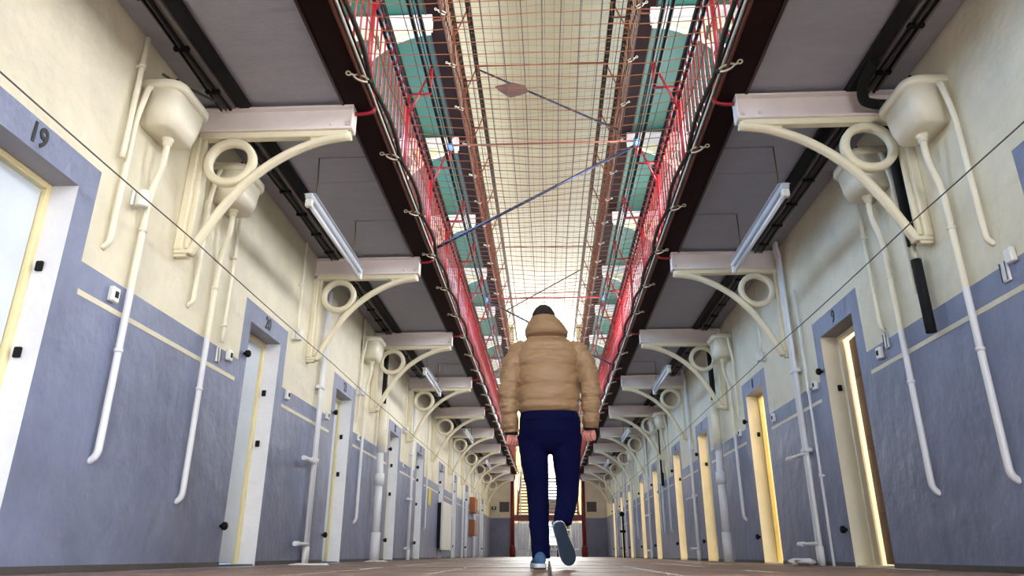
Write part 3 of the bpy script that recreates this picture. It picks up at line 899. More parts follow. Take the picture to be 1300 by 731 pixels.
# black foam covered pipe on the right
t = thing('foam_pipe', 'black foam covered pipe hanging behind the bracket between doors 10 and 9', 'pipe', (W, 4.27, 1.36))
MB().tube([(-0.05, 0, 0), (-0.05, 0, 0.48)], 0.031, 10).build('lower_sleeve', M['foam'], t)
MB().tube([(-0.05, 0, 0.46), (-0.05, 0, 0.60)], 0.016, 10).build('bare_pipe', M['steelhook'], t)
MB().tube([(-0.05, 0, 0.58), (-0.05, 0, 1.60)], 0.031, 10).build('upper_sleeve', M['foam'], t)
# --- bay between doors 20/21 and 9/8
heat_pipes(-1, 7.22, 'white twin heating pipes with stubs between doors 20 and 21')
heat_pipes(1, 6.70, 'white twin heating pipes with stubs between doors 9 and 8', 1)
wall_pipe(1, 6.47, 0.0, 2.45, 'thin white pipe on the wall just past door 9', 0.011, 0.03, 'wpipe', clips=(0.3, 0.6))
wall_pipe(-1, 6.38, 2.10, 3.0, 'thin ivory pipe ending over a sensor past door 20', 0.014, 0.035, clips=(0.5,))
sensor(-1, 6.38, 2.04, 'white round wall sensor at the pipe end past door 20')
switch(-1, 6.36, 1.46, 'white switch box on the dado just past door 20')
switch(-1, 7.62, 1.50, 'white switch box beside door 21, past the heating pipes', 0.06, 0.09)
switch(1, 6.33, 1.50, 'white switch box just past door 9')
switch(1, 7.60, 1.44, 'white switch box beside door 8', 0.06, 0.09)
sensor(1, 7.68, 2.12, 'white wall sensor above the switch beside door 8')
wall_pipe(1, 7.68, 2.2, 2.95, 'thin ivory pipe dropping to the sensor beside door 8', 0.012, 0.03)
# --- bay between doors 21/22 and 8/7
cistern(-1, 9.05, 2.77, 'ivory cistern between doors 21 and 22, next to the soil pipe', 0.47)
cistern(1, 9.12, 2.77, 'ivory cistern between doors 8 and 7, next to the soil pipe', 0.50)
soil_pipe(-1, 9.86, 'thick white soil pipe with collar between doors 21 and 22')
soil_pipe(1, 9.80, 'thick white soil pipe with collar between doors 8 and 7')
wall_pipe(-1, 8.82, 2.1, 3.0, 'thin ivory pipe dropping just past door 21', 0.013, 0.03)
sensor(-1, 8.82, 2.03, 'white wall sensor just past door 21')
wall_pipe(-1, 10.3, 1.5, 2.95, 'thin ivory pipe behind the soil pipe by door 22', 0.013, 0.03, bend=True)
wall_pipe(1, 10.28, 1.5, 2.9, 'thin ivory pipe behind the soil pipe by door 7', 0.013, 0.03, bend=True)
switch(-1, 8.98, 1.47, 'white switch box just past door 21')
switch(1, 8.98, 1.50, 'white switch box just past door 8')
# --- further bays
heat_pipes(-1, 12.55, 'white twin heating pipes between doors 22 and 23')
heat_pipes(1, 12.0, 'white twin heating pipes between doors 7 and 6', 1)
wall_pipe(-1, 11.85, 2.1, 3.0, 'thin ivory pipe dropping just past door 22', 0.013, 0.03)
sensor(-1, 11.85, 2.03, 'white wall sensor just past door 22')
switch(-1, 11.95, 1.47, 'white switch box just past door 22')
cistern(1, 14.5, 2.77, 'ivory cistern between doors 6 and 5', 0.5)
cistern(1, 15.3, 2.77, 'ivory cistern just before door 5', 0.5)
wall_pipe(1, 15.75, 0.5, 2.9, 'ivory pipe on the wall before door 5', 0.014, 0.03, bend=True)
wall_pipe(-1, 14.3, 0.55, 2.9, 'ivory pipe on the wall between doors 23 and 24', 0.016, 0.03, bend=True)
wall_pipe(-1, 15.0, 1.5, 2.9, 'thin ivory pipe on the wall before door 24', 0.013, 0.03, bend=True)
wall_pipe(1, 15.1, 1.4, 3.0, 'black foam pipe on the wall before door 5', 0.032, 0.05, 'foam', clips=())
heat_pipes(-1, 18.2, 'white twin heating pipes between doors 24 and 25')
heat_pipes(1, 17.4, 'white twin heating pipes between doors 5 and 4', 1)
cistern(1, 19.9, 2.77, 'ivory cistern between doors 4 and 3', 0.5)
wall_pipe(1, 20.7, 0.0, 2.9, 'ivory pipe running floor to soffit before door 3', 0.03, 0.05)
wall_pipe(-1, 20.4, 0.0, 2.9, 'white pipe running floor to soffit before door 26', 0.03, 0.05, 'wpipe')
wall_pipe(-1, 23.6, 0.0, 2.9, 'white pipe running floor to soffit before door 27', 0.03, 0.05, 'wpipe')
heat_pipes(1, 22.7, 'white twin heating pipes between doors 3 and 2', 1)
wall_pipe(-1, 25.7, 0.0, 2.9, 'white pipe running floor to soffit before door 28', 0.03, 0.05, 'wpipe')
wall_pipe(1, 25.6, 0.0, 2.9, 'white pipe running floor to soffit before door 1', 0.03, 0.05, 'wpipe')
# dark fire hydrant-like valve far right
t = thing('valve', 'black pipe valve on the wall between doors 3 and 2', 'valve', (W, 22.95, 0))
MB().tube([(-0.12, 0, 0), (-0.12, 0, 1.25)], 0.03, 8).build('stand_pipe', M['black'], t)
MB().lathe([(0.03, -0.06), (0.07, -0.05), (0.08, 0.0), (0.07, 0.05), (0.03, 0.06)], (-0.14, 0, 1.25), 10, axis='y').build('wheel', M['black'], t)
MB().tube([(0, 0, 0.75), (-0.22, 0, 0.75)], 0.04, 8).build('outlet', M['black'], t)

# white panel, wooden boxes, sign on the left wall
t = thing('wall_panel', 'large white board covering the doorway of door 24', 'panel', (-W, 16.75, 0.18))
MB().bbox(0.08, 0.13, -0.72, 0.72, 0, 1.0, 0.008).build('board', M['plastic'], t)
MB().box(0.001, 0.08, -0.66, 0.66, 0.03, 0.97).build('batten', M['black'], t)
for k, (y, z, lb) in enumerate(((23.0, 1.28, 'upper varnished brown wooden box on the wall by door 27'), (23.0, 0.62, 'lower varnished brown wooden box on the wall by door 27'))):
    t = thing('wall_box', lb, 'box', (-W, y, z))
    MB().bbox(0, 0.16, -0.42, 0.42, 0, 0.46, 0.008).build('case', M['brownbox'], t)
    MB().bbox(0.16, 0.175, -0.40, 0.40, 0.02, 0.44, 0.004).build('door', M['brownbox'], t)
    MB().lathe([(0.012, 0.175), (0.018, 0.19), (0.004, 0.2)], (0, 0.33, 0.23), 8, axis='x').build('knob', M['plastic'], t)
o = MB().bbox(-W, -W + 0.006, 14.75, 15.05, 1.02, 1.34, 0.002).build('notice', M['yellowsign']); tag(o, 'small yellow notice on the dado between doors 23 and 24', 'notice')

# cable strung along each wall in front of the pipes
for s in (-1, 1):
    c = MB()
    ys = [-3, 1.0, 4.0, 7.0, 10.0, 13.0, 16.0, 19.0, 22.0, 25.0, 28.0]
    pts = []
    for i in range(len(ys) - 1):
        for k in range(6):
            f = k / 6
            pts.append((0, ys[i] + (ys[i + 1] - ys[i]) * f - ys[0], -0.012 * math.sin(PI * f)))
    pts.append((0, ys[-1] - ys[0], 0))
    o = c.tube(pts, 0.0042, 5).build('wall_cable', M['darkgrey'], None, (s * (W - 0.19), ys[0], 1.94 if s < 0 else 1.965))
    tag(o, 'thin dark cable strung along the wall above the doors, %s side' % sdn(s), 'cable')

# ---- ceiling services: black pipe and cable tray tucked under the soffit by the wall
for s in (-1, 1):
    xb = 2.07
    o = MB().bbox(s * (xb - 0.045), s * (xb + 0.045), 0, 29, -0.04, 0.0, 0.012).build('ceiling_duct', M['foam'], None, (0, 0.6, SOF - 0.001))
    tag(o, 'black foam wrapped pipe under the lower soffit, %s side' % sdn(s), 'pipe')
    t = thing('cable_tray', 'grey cable tray with bundled cables under the soffit, %s side' % sdn(s), 'cable tray', (s * 2.185, 0.6, SOF - 0.045))
    bays = [0.6] + [y for y in BR_Y if y > 0.7] + [29.6]
    for q in range(len(bays) - 1):
        ya, yb = bays[q] - 0.6 + (0.055 if q else 0), bays[q + 1] - 0.6 - 0.055
        MB().bbox(-0.052, 0.052, ya, yb, 0.0, 0.012, 0.002).build('tray', M['tray'], t)
        for sx in (-1, 1):
            MB().bbox(sx * 0.048, sx * 0.055, ya, yb, 0.0, 0.043, 0.002).build('side_rail', M['tray'], t)
        for k, (dx, r_) in enumerate(((-0.035, 0.008), (-0.008, 0.007), (0.018, 0.010))):
            n_ = 8
            pts = [(dx + 0.006 * math.sin(i * 1.3 + k + q), ya + (yb - ya) * i / n_, -r_ - 0.004 * (1 + math.sin(i * 0.9 + k * 2))) for i in range(n_ + 1)]
            MB().tube(pts, r_, 6).build('cable', M['black'] if k != 1 else M['darkgrey'], t)
        hm = MB().bbox(-0.055, 0.04, -0.015, 0.015, -0.026, -0.0, 0.004).mesh('cable_clip', M['black'])
        for k in range(6): inst('cable_clip', hm, t, (0, ya + (yb - ya) * (k + 0.5) / 6, 0))
# loose cable curling from the tray to the wall near door 19
o = MB().tube(bez([(0, 0, 0), (0.10, 0.05, -0.05), (0.16, 0.16, -0.03), (0.20, 0.3, 0.0)], 6), 0.009, 6).build('loose_cable', M['darkgrey'], None, (-W + 0.004, 3.62, 2.93))
tag(o, 'loose grey cable curling from the wall to the tray beside the short pipe', 'cable')
# black drop pipe crossing under the first beam on the right
o = MB().tube(bez([(2.07, 3.75, 2.97), (2.07, 3.93, 2.93), (2.09, 4.00, 2.86), (2.16, 4.02, 2.84), (2.26, 4.02, 2.83), (2.36, 4.02, 2.82)], 5), 0.034, 8).build('drop_pipe', M['foam'])
tag(o, 'black foam pipe bending under the iron beam into the wall pipe by the cistern', 'pipe')

# ---- fluorescent lamps hung under the soffit
def make_lamp():
    t = thing('fluorescent_lamp', '-', 'lamp')
    z = 2.60
    MB().bbox(-0.028, 0.028, -0.78, 0.78, 0, 0.045, 0.006).build('housing', M['lampbody'], t)
    MB().bbox(-0.045, 0.045, -0.76, 0.76, 0.045, 0.05, 0.002).build('reflector', M['lampbody'], t)
    tb = MB().tube([(0, -0.73, -0.035), (0, 0.73, -0.035)], 0.0175, 12).build('tube', M['tube'], t)
    for y in (-0.75, 0.75):
        k = MB(); k.bbox(-0.026, 0.026, y - 0.022, y + 0.022, -0.062, 0.0, 0.005); k.build('lamp_holder', M['plastic'], t)
    for y in (-0.62, 0.52):
        MB().tube([(0, y, 0.05), (0.006, y - 0.01, 0.2), (0, y - 0.02, SOF - z - 0.002)], 0.005, 5).build('hanger', M['wire'], t)
    return t
lp = make_lamp(); fl_ = True
for s in (-1, 1):
    nm = NL if s < 0 else RDN
    for k, y in enumerate((5.47, 10.83, 16.2, 21.57)):
        o = lp if fl_ else copy_tree(lp, (0, 0, 0)); fl_ = False
        o.location = (s * 1.77, y, 2.60); o.rotation_euler = (0, 0, 0)
        o['label'] = words('unlit white tube lamp hung from the soffit near door ' + nm[2 + 2 * k])
        o['group'] = 'fluorescent lamps under the lower gallery'
        for yy in (y - 0.64, y + 0.5):
            c = MB().tube([(0, 0, 0), (-s * 0.42, 0.0, 0)], 0.006, 5).build('surface_conduit', M['soffit'], None, (s * 1.78, yy, SOF - 0.006))
            tag(c, 'thin conduit on the soffit at a hanger of the lamp near door ' + nm[2 + 2 * k], 'conduit', 'soffit conduits at the lamp near door ' + nm[2 + 2 * k])

# ================================================================== FAR END: columns, stair, barrier
for s in (-1, 1):
    t = thing('iron_column', 'dark red iron column at the stair, %s side' % sdn(s), 'column', (s * 1.36, 28.5, 0), 0, 'columns at the stair')
    MB().lathe([(0.12, 0), (0.12, 0.30), (0.095, 0.36), (0.085, 0.42)], (0, 0, 0), 14).build('base', M['stairred'], t)
    MB().lathe([(0.082, 0.40), (0.072, 2.80)], (0, 0, 0), 14).build('shaft', M['stairred'], t)
    MB().lathe([(0.072, 2.78), (0.11, 2.86), (0.12, 3.0)], (0, 0, 0), 14).build('capital', M['stairred'], t)
t = thing('staircase', 'dark red steel staircase with open treads behind the man', 'staircase', (0, 29.0, 0))
MB().bbox(-1.3, 1.3, -0.3, -0.2, 1.30, 1.52, 0.005).build('landing_beam', M['stairred'], t)
MB().bbox(-1.3, 1.3, -0.2, 0.4, 1.46, 1.50, 0.004).build('landing', M['darkgrey'], t)
tm_ = MB().bbox(-1.2, 1.2, -0.12, 0.12, 0, 0.035, 0.004).mesh('tread', M['stairred'])
for k in range(12): inst('tread', tm_, t, (0, 0.45 + 0.18 * k, 1.62 + 0.135 * k))
for s in (-1, 1):
    k = MB(); k.add([(s * 1.20, 0.3, 1.42), (s * 1.20, 2.4, 3.0), (s * 1.20, 2.4, 3.2), (s * 1.20, 0.3, 1.66), (s * 1.24, 0.3, 1.42), (s * 1.24, 2.4, 3.0), (s * 1.24, 2.4, 3.2), (s * 1.24, 0.3, 1.66)], [(0, 1, 2, 3), (4, 7, 6, 5), (0, 4, 5, 1), (3, 2, 6, 7), (0, 3, 7, 4), (1, 5, 6, 2)])
    k.build('stringer', M['stairred'], t)
    MB().tube([(s * 1.16, -0.2, 2.4), (s * 1.16, 0.4, 2.45), (s * 1.16, 2.4, 4.1)], 0.025, 6).build('handrail', M['red'], t)
    for y in (-0.2, 0.4, 1.0, 1.6, 2.2):
        MB().tube([(s * 1.16, y, 1.5 + max(0, y - 0.3) * 0.76), (s * 1.16, y, 2.42 + max(0, y - 0.4) * 0.82)], 0.014, 6).build('baluster', M['red'], t)
    # lower flight posts
    MB().tube([(s * 0.35, -0.25, 0), (s * 0.35, -0.25, 1.32)], 0.03, 8).build('post', M['black'], t)
lt_ = MB().bbox(-0.33, 0.33, -0.12, 0.12, 0, 0.03, 0.003).mesh('lower_tread', M['darkgrey'])
for k in range(7): inst('lower_tread', lt_, t, (0, 3.4 - 0.3 * k, 0.19 + 0.19 * k))
t = thing('white_barrier', 'white barred metal barrier standing before the stair', 'barrier', (0, 27.4, 0))
f = MB(); f.tube([(-1.08, 0, 0.27), (-1.08, 0, 1.22)], 0.02, 8); f.tube([(1.08, 0, 0.27), (1.08, 0, 1.22)], 0.02, 8)
f.tube([(-1.1, 0, 0.27), (1.1, 0, 0.27)], 0.022, 8); f.tube([(-1.1, 0, 1.22), (1.1, 0, 1.22)], 0.02, 8)
f.build('frame', M['wpipe'], t)
bm_ = MB().tube([(0, 0, 0.27), (0, 0, 1.22)], 0.012, 6).mesh('bar', M['wpipe'])
for k in range(19): inst('bar', bm_, t, (-0.99 + 0.11 * k, 0, 0))
for x in (-0.75, 0.75):
    k = MB(); k.tube([(x, 0, 0), (x, 0, 0.28)], 0.02, 8); k.tube([(x, -0.22, 0.01), (x, 0.22, 0.01)], 0.015, 6); k.build('leg', M['wpipe'], t)
t = thing('stair_rail', 'white slanting handrail beside the far stair', 'handrail', (-1.0, 28.6, 0))
MB().tube([(-0.05, 0, 2.55), (0.08, 0.4, 3.9)], 0.035, 8).build('rail', M['wpipe'], t)
MB().tube([(-0.05, 0, 1.5), (-0.05, 0, 2.57)], 0.025, 8).build('post', M['wpipe'], t)
for s in (-1, 1):
    o = MB().bbox(s * 1.62, s * 2.02, Y1 - 0.02, Y1, 1.75, 2.15, 0.004).build('notice_board', M['darkgrey']); tag(o, 'dark notice board on the end wall, %s side' % sdn(s), 'notice board')
t = thing('emergency_light', 'small black box lamp on the end wall beside the notice board', 'lamp', (-2.25, Y1, 1.9))
MB().bbox(-0.09, 0.09, -0.1, 0, -0.06, 0.06, 0.01).build('housing', M['black'], t)
MB().lathe([(0.05, -0.10), (0.045, -0.13), (0.01, -0.14)], (0.0, 0, 0), 10, axis='y').build('lens', M['tube'], t)

# ---- litter on the floor
for k, (x, y, sx, sy, lb) in enumerate(((-2.05, 6.45, 0.16, 0.05, 'torn strip of white paper on the floor past door 20'), (-2.2, 9.6, 0.12, 0.10, 'white paper scrap at the foot of the soil pipe by door 22'), (-1.72, 21.5, 0.30, 0.12, 'white paper scrap on the floor near the wooden boxes'))):
    n_ = 9; mb = MB(); pts = []
    for i in range(n_):
        a = 2 * PI * i / n_; rr = 1 + 0.25 * math.sin(i * 2.7 + k)
        pts.append((sx * rr * math.cos(a), sy * rr * math.sin(a)))
    top = [(x_, y_, 0.006 + 0.010 * abs(math.sin(i * 1.9))) for i, (x_, y_) in enumerate(pts)]
    bot = [(x_, y_, 0.0) for x_, y_ in pts]
    mb.add(bot + top + [(0, 0, 0.014)], [list(range(n_))[::-1]] + [[i, (i + 1) % n_, n_ + (i + 1) % n_, n_ + i] for i in range(n_)] + [[n_ + i, n_ + (i + 1) % n_, 2 * n_] for i in range(n_)])
    o = mb.build('paper_scrap', M['paper'], None, (x, y, 0.001)); tag(o, lb, 'paper')
t = thing('crumpled_wrap', 'crumpled grey white wrapping at the foot of the heating pipes by door 9', 'wrapping', (2.19, 6.70, 0))
mb = MB(); R = []
for i in range(5):
    th = PI * (i + 0.3) / 5.6
    R.append([((0.10 * math.sin(th) * (1 + 0.3 * math.sin(k * 2.3 + i))) * math.cos(2 * PI * k / 12), (0.12 * math.sin(th) * (1 + 0.3 * math.cos(k * 1.7 + i * 2))) * math.sin(2 * PI * k / 12), 0.001 + 0.035 * (1 - math.cos(th))) for k in range(12)])
mb.rings(R, smooth=False).build('wrap', M['wpipe'], t)

# ================================================================== PERSON
from mathutils import noise as mnoise
M['skin'] = mat('skin', (214, 142, 132), 0.5, var=0.10, vscale=20)
M['hair'] = mat('dark_brown_hair', (30, 22, 24), 0.55, var=0.4, vscale=60, bump=0.5, bscale=220, stretch=(1, 1, 0.3))
M['jacket'] = mat('tan_quilted_nylon', (160, 130, 99), 0.5, var=0.08, vscale=5, bump=0.45, bscale=20, stretch=(0.6, 0.6, 2.0))
M['trouser'] = mat('navy_cotton', (8, 12, 56), 0.9, spec=0.12, var=0.18, vscale=6, bump=0.3, bscale=14, stretch=(1, 1, 0.5))
M['shoe'] = mat('blue_mesh_shoe', (64, 104, 150), 0.7, var=0.15, vscale=40, bump=0.3, bscale=160)
M['sole'] = mat('dark_rubber_outsole', (44, 62, 84), 0.6, var=0.2, vscale=14)
M['midsole'] = mat('white_foam_midsole', (226, 230, 238), 0.5, var=0.03)
M['cuff'] = mat('black_cuff', (18, 18, 22), 0.8, var=0.1)

PX, PY = 0.0, 4.96
man = thing('person', 'man seen from behind in tan hooded puffer jacket and navy trousers, mid-stride', 'person', (PX, PY, 0))

def interp(tab, z):
    if z <= tab[0][0]: return tab[0][1:]
    for i in range(len(tab) - 1):
        a, b = tab[i], tab[i + 1]
        if a[0] <= z <= b[0]:
            f = (z - a[0]) / (b[0] - a[0]); f = f * f * (3 - 2 * f) * 0.5 + f * 0.5
            return tuple(a[k] + (b[k] - a[k]) * f for k in range(1, len(a)))
    return tab[-1][1:]

def loft(mb, tab, step=0.012, n=44, p=2.4, seams=None, amp=0.0, wr=0.0):
    """horizontal super-ellipse rings from a table of (z, cx, cy, a, b)"""
    z0, z1 = tab[0][0], tab[-1][0]
    m = max(2, int((z1 - z0) / step)); R = []
    for i in range(m + 1):
        z = z0 + (z1 - z0) * i / m
        cx, cy, a, b = interp(tab, z)
        q = 0.0
        if seams:
            for k in range(len(seams) - 1):
                if seams[k] <= z <= seams[k + 1]:
                    f = (z - seams[k]) / (seams[k + 1] - seams[k]); q = amp * (math.sin(PI * f) ** 0.3 - 0.8)
        ring = []
        for k in range(n):
            t = 2 * PI * k / n
            ct, st = math.cos(t), math.sin(t)
            w_ = 0.0
            if wr:
                w_ = wr * mnoise.noise((ct * 2.0, st * 2.0, z * 22)) + wr * 0.6 * mnoise.noise((ct * 5, st * 5 + 7, z * 40))
            ex = 2 / p
            x = math.copysign(abs(ct) ** ex, ct); y = math.copysign(abs(st) ** ex, st)
            ring.append((cx + x * (a + q + w_), cy + y * (b + q + w_), z))
        R.append(ring)
    mb.rings(R)
    return mb

def limb(mb, pts, rad, n=20, step=0.010, seam=0.0, amp=0.0, wr=0.0, flat=1.0, sd=0):
    P_ = bez(pts, 14)
    idx = [i * 14 for i in range(len(pts))]
    rr = []
    for i in range(len(P_)):
        k = min(i // 14, len(pts) - 2); f = (i - 14 * k) / 14
        f = f * f * (3 - 2 * f) * 0.4 + f * 0.6
        rr.append(rad[k] + (rad[k + 1] - rad[k]) * f)
    # arc length
    L_ = [0]
    for i in range(1, len(P_)): L_.append(L_[-1] + (P_[i] - P_[i - 1]).length)
    m = int(L_[-1] / step); Q = []; RR = []
    j = 0
    for i in range(m + 1):
        d = L_[-1] * i / m
        while j < len(L_) - 2 and L_[j + 1] < d: j += 1
        f = (d - L_[j]) / max(1e-9, L_[j + 1] - L_[j])
        Q.append(P_[j].lerp(P_[j + 1], f)); r = rr[j] + (rr[j + 1] - rr[j]) * f
        if seam:
            g = (d % seam) / seam; r += amp * (math.sin(PI * g) ** 0.45 - 0.75)
        RR.append(r)
    tmp = MB(); tmp.tube(Q, RR, n)
    if wr:
        nv = []
        for i, p in enumerate(tmp.v):
            ring = min(i // n, len(Q) - 1); c = Q[ring]; d = Vector(p) - c
            w_ = wr * mnoise.noise((p[0] * 14 + sd, p[1] * 14, p[2] * 34)) + wr * 0.7 * mnoise.noise((p[0] * 30, p[1] * 30 + sd, p[2] * 60))
            nv.append(tuple(c + d * (1 + w_ / max(d.length, 1e-6))))
        tmp.v = nv
    mb.add(tmp.v, tmp.f, 0, True)
    return mb

def remesh(o, vox, smooth=3, fac=0.5):
    r = o.modifiers.new('union', 'REMESH'); r.mode = 'VOXEL'; r.voxel_size = vox; r.use_smooth_shade = True
    if smooth:
        s_ = o.modifiers.new('soften', 'SMOOTH'); s_.iterations = smooth; s_.factor = fac
    return o

# joints
SHL, ELL, WRL = (-0.20, 0.0, 1.455), (-0.272, -0.035, 1.16), (-0.250, 0.01, 0.885)
SHR, ELR, WRR = (0.235, 0.0, 1.455), (0.308, -0.035, 1.17), (0.300, 0.02, 0.915)
HPL, KNL, ANL = (-0.085, 0.0, 0.92), (-0.078, 0.05, 0.49), (-0.055, 0.01, 0.09)
HPR, KNR, ANR = (0.115, 0.0, 0.92), (0.135, 0.0, 0.50), (0.085, -0.15, 0.30)

# ---- body: one continuous skin
b = MB()
HX, HY, HZ = -0.015, 0.035, 1.690
b.ell((HX, HY, HZ + 0.012), (0.080, 0.098, 0.112), 24, 16)                      # skull
b.ell((HX, HY + 0.035, HZ - 0.055), (0.060, 0.068, 0.075), 20, 12)              # jaw
b.tube([(HX, HY + 0.095, HZ + 0.015), (HX, HY + 0.118, HZ - 0.018), (HX, HY + 0.105, HZ - 0.032)], [0.010, 0.016, 0.015], 8)   # nose
b.ell((HX, HY + 0.092, HZ + 0.032), (0.048, 0.014, 0.011), 12, 8)               # brow
b.ell((HX, HY + 0.097, HZ - 0.062), (0.026, 0.010, 0.008), 12, 8)               # mouth
for sx in (-1, 1):
    b.ell((HX + sx * 0.033, HY + 0.092, HZ + 0.008), (0.014, 0.008, 0.009), 10, 6)   # eyes
    b.ell((HX + sx * 0.084, HY + 0.005, HZ - 0.012), (0.010, 0.020, 0.034), 10, 8)  # ears
limb(b, [(-0.01, 0.0, 1.46), (-0.012, 0.01, 1.53), (HX, 0.025, 1.62)], [0.065, 0.056, 0.058])
loft(b, [(0.86, 0.015, 0, 0.14, 0.10), (1.0, 0.015, 0, 0.145, 0.10), (1.2, 0.01, 0, 0.14, 0.10), (1.38, 0.01, 0, 0.16, 0.105), (1.46, 0.01, 0, 0.15, 0.085), (1.50, 0.0, 0, 0.09, 0.06)], 0.03, 28, 2.2)
for sh, el, wr_ in ((SHL, ELL, WRL), (SHR, ELR, WRR)):
    limb(b, [(sh[0] * 0.7, 0, 1.44), sh, tuple((sh[i] + el[i]) / 2 for i in range(3)), el, tuple((el[i] * 0.6 + wr_[i] * 0.4) for i in range(3)), wr_], [0.05, 0.052, 0.046, 0.040, 0.038, 0.027])
for hp, kn, an in ((HPL, KNL, ANL), (HPR, KNR, ANR)):
    limb(b, [hp, tuple((hp[i] + kn[i]) / 2 for i in range(3)), kn, tuple(kn[i] * 0.65 + an[i] * 0.35 for i in range(3)), an], [0.080, 0.070, 0.052, 0.050, 0.033])
def hand(mb, wr_, sx, tilt):
    """palm turned backwards, fingers loosely curled; sx = +1 when the thumb points to +x"""
    x0, y0, z0 = wr_
    q = Matrix.Rotation(tilt, 3, 'Z')
    def T(p): v = q @ (Vector(p) * 0.93); return (x0 + v.x, y0 + v.y, z0 + v.z)
    R = []
    for (z, a, bb, yy) in ((0.01, 0.025, 0.020, 0), (-0.02, 0.033, 0.017, 0.0), (-0.05, 0.040, 0.0165, 0.003), (-0.078, 0.041, 0.014, 0.004), (-0.088, 0.036, 0.009, 0.002)):
        R.append([T((a * math.cos(2 * PI * k / 16), yy + bb * math.sin(2 * PI * k / 16), z)) for k in range(16)])
    mb.rings(R[::-1])
    for k in range(4):
        fx = sx * (0.0325 - 0.0217 * k)
        ln = (0.92, 1.05, 1.0, 0.78)[k]
        pts = [T((fx, 0.002, -0.072)), T((fx * 1.03, -0.004, -0.084 - 0.012 * ln)), T((fx * 1.04, -0.030 * ln, -0.086 - 0.016 * ln)), T((fx * 1.0, -0.052 * ln, -0.074)), T((fx * 0.96, -0.046 * ln, -0.050))]
        limb(mb, pts, [0.0095, 0.0090, 0.0088, 0.0082, 0.0074], 10, 0.005)
    pts = [T((sx * 0.020, -0.006, -0.022)), T((sx * 0.043, -0.016, -0.042)), T((sx * 0.046, -0.030, -0.066)), T((sx * 0.034, -0.044, -0.084))]
    limb(mb, pts, [0.014, 0.012, 0.0098, 0.008], 10, 0.005)
hand(b, (WRL[0], WRL[1], WRL[2] + 0.005), 1, 0.6)
hand(b, (WRR[0], WRR[1], WRR[2] + 0.005), -1, -0.6)
body = remesh(b.build('body', M['skin'], man), 0.0036, 2, 0.4)

# ---- hair: short, close to the skull
hb = MB()
R = []
for i in range(13):
    t_ = 0.02 + 1.72 * i / 12
    ring = []
    for k in range(36):
        a = 2 * PI * k / 36
        fr = max(0.0, math.sin(a)) ** 1.5                 # front hairline stays high
        tt = t_ * (1 - 0.42 * fr)
        r_ = 1 + 0.012 * mnoise.noise((math.cos(a) * 6, math.sin(a) * 6, t_ * 9))
        ring.append((HX + 0.090 * math.sin(tt) * math.cos(a) * r_, HY - 0.004 + 0.108 * math.sin(tt) * math.sin(a) * r_, HZ + 0.010 + 0.122 * math.cos(tt) * r_))
    R.append(ring)
hb.rings(R)
hb.build('hair', M['hair'], man)

# ---- trousers
tr = MB()
loft(tr, [(0.735, 0.015, -0.002, 0.06, 0.05), (0.76, 0.015, -0.003, 0.14, 0.088), (0.80, 0.015, -0.005, 0.192, 0.116), (0.84, 0.016, -0.009, 0.206, 0.134), (0.88, 0.018, -0.012, 0.212, 0.148), (0.96, 0.018, -0.012, 0.212, 0.148), (1.04, 0.012, 0, 0.190, 0.125), (1.10, 0.012, 0, 0.18, 0.12)], 0.015, 44, 2.5)
limb(tr, [(-0.098, -0.005, 0.86), (-0.092, 0.012, 0.70), (-0.073, 0.045, 0.49), (-0.066, 0.028, 0.30), (-0.058, 0.008, 0.16), (-0.055, 0.006, 0.062)], [0.112, 0.096, 0.075, 0.068, 0.062, 0.060], 28, 0.010, wr=0.005, sd=3)
limb(tr, [(0.128, -0.005, 0.86), (0.128, 0.008, 0.70), (0.130, 0.0, 0.50), (0.115, -0.06, 0.40), (0.093, -0.135, 0.305), (0.090, -0.150, 0.272)], [0.112, 0.096, 0.076, 0.068, 0.061, 0.060], 28, 0.010, wr=0.005, sd=9)
trousers = remesh(tr.build('trousers', M['trouser'], man), 0.0065, 12)
for sx in (-0.09, 0.125):
    k = MB(); k.bbox(sx - 0.055, sx + 0.055, -0.1605, -0.153, 0.945, 0.951, 0.002)
    k.build('pocket_welt', M['trouser'], man)

# ---- jacket: quilted torso, sleeves
jk = MB()
seams = [1.005, 1.075, 1.19, 1.33, 1.445, 1.54, 1.62]
loft(jk, [(1.005, 0.012, 0, 0.196, 0.150), (1.05, 0.012, 0, 0.212, 0.168), (1.15, 0.012, 0, 0.214, 0.170), (1.26, 0.012, 0, 0.212, 0.165), (1.36, 0.012, 0, 0.220, 0.160), (1.43, 0.012, 0, 0.226, 0.148), (1.49, 0.008, 0, 0.198, 0.130), (1.535, 0.004, 0, 0.160, 0.110), (1.58, 0.0, 0, 0.115, 0.095)], 0.006, 72, 2.5, seams, 0.022, 0.008)
limb(jk, [(-0.13, 0.0, 1.475), (-0.205, 0.0, 1.425), (-0.245, -0.02, 1.30), (-0.268, -0.03, 1.17), (-0.262, -0.015, 1.02), (-0.252, 0.008, 0.885)], [0.075, 0.085, 0.078, 0.070, 0.062, 0.052], 32, 0.006, 0.105, 0.014, 0.009, sd=5)
limb(jk, [(0.155, 0.0, 1.475), (0.238, 0.0, 1.425), (0.285, -0.02, 1.30), (0.306, -0.03, 1.18), (0.304, -0.012, 1.04), (0.300, 0.018, 0.915)], [0.075, 0.085, 0.078, 0.071, 0.062, 0.052], 32, 0.006, 0.105, 0.014, 0.009, sd=15)
jacket = remesh(jk.build('jacket', M['jacket'], man), 0.0045, 2, 0.4)
hd = MB()
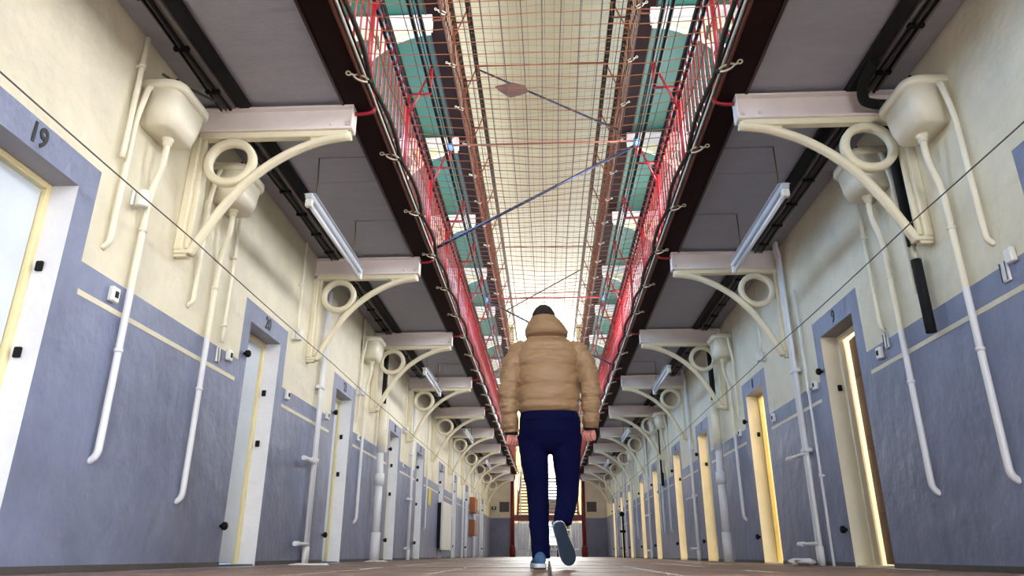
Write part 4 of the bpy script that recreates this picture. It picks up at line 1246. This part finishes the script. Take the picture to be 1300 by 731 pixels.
loft(hd, [(1.548, 0.004, -0.018, 0.120, 0.110), (1.562, 0.005, -0.020, 0.152, 0.140), (1.59, 0.004, -0.022, 0.158, 0.150), (1.63, 0.0, -0.020, 0.142, 0.142), (1.67, -0.006, -0.014, 0.118, 0.126), (1.70, -0.012, -0.006, 0.100, 0.112), (1.712, -0.013, 0.0, 0.088, 0.100)], 0.006, 56, 2.2, None, 0, 0.006)
remesh(hd.build('hood', M['jacket'], jacket), 0.005, 2)
for (x, y, z), r_ in (((-0.2515, 0.0095, 0.876), 0.043), ((0.300, 0.019, 0.906), 0.043)):
    MB().lathe([(r_ - 0.01, -0.012), (r_, -0.01), (r_ + 0.004, 0.01), (r_ - 0.004, 0.02)], (x, y, z), 20).build('cuff', M['cuff'], jacket)

# ---- shoes
def shoe(name, label, mtx):
    s0 = MB()
    # local: heel at origin, toe along +y, sole down
    def sec(y, w, h, zb, n=20, lift=0.0):
        return [(w * math.cos(2 * PI * k / n) * (1.0 if math.sin(2 * PI * k / n) < 0.2 else 0.92), y, zb + h * 0.5 + h * 0.5 * math.copysign(abs(math.sin(2 * PI * k / n)) ** 0.8, math.sin(2 * PI * k / n))) for k in range(n)]
    up = [(-0.012, 0.026, 0.060, 0.028), (0.0, 0.036, 0.078, 0.026), (0.03, 0.040, 0.082, 0.024), (0.07, 0.041, 0.082, 0.022), (0.11, 0.043, 0.072, 0.02), (0.16, 0.048, 0.056, 0.018), (0.21, 0.049, 0.044, 0.018), (0.25, 0.042, 0.034, 0.02), (0.275, 0.026, 0.022, 0.024)]
    s0.rings([[mtx @ Vector(p) for p in sec(*u)] for u in up])
    o = s0.build(name, M['shoe'], man); o['label'] = label
    def plate(z0, z1, grow, mtl, nm):
        mb = MB(); out = [(-0.022, 0.0), (-0.018, 0.022), (0.0, 0.036), (0.04, 0.041), (0.09, 0.040), (0.14, 0.045), (0.19, 0.051), (0.23, 0.048), (0.262, 0.036), (0.282, 0.018), (0.286, 0.0)]
        ol = [(w + (grow if w else 0), y) for y, w in out] + [(-(w + grow), y) for y, w in out[-2:0:-1]]
        R_ = [[mtx @ Vector((x * k, 0.13 + (y - 0.13) * k, z + (0.018 * max(0, (y - 0.2) / 0.08) ** 2))) for x, y in ol] for z, k in ((z0, 0.97), (z0 + 0.003, 1.0), (z1 - 0.003, 1.0), (z1, 0.97))]
        mb.rings(R_, smooth=False).build(nm, mtl, o)
    plate(0.007, 0.032, 0.003, M['midsole'], 'midsole')
    plate(0.0, 0.009, 0.0, M['sole'], 'outsole')
    for k in range(4):
        MB().tube([mtx @ Vector((-0.025, 0.10 + 0.022 * k, 0.094 - 0.011 * k)), mtx @ Vector((0.0, 0.098 + 0.022 * k, 0.102 - 0.011 * k)), mtx @ Vector((0.025, 0.10 + 0.022 * k, 0.094 - 0.011 * k))], 0.003, 5).build('lace', M['midsole'], o)
    return o
shoe('shoe', 'blue running shoe with white midsole, flat on the floor', Matrix.Translation((-0.058, -0.055, 0.001)) @ Matrix.Rotation(0.10, 4, 'Z'))
# trailing foot: toe on the floor, heel lifted, outsole towards the viewer
hx = Vector((0.062, -0.205, 0.262)); tx = Vector((0.142, -0.085, 0.012))
yv = (tx - hx).normalized(); xv = Vector((1, 0.12, 0.18)); xv = (xv - yv * xv.dot(yv)).normalized(); zv = xv.cross(yv)
m4 = Matrix((xv, yv, zv)).transposed().to_4x4()
shoe('shoe', 'blue running shoe with lifted heel showing its dark sole', Matrix.Translation(hx) @ m4)
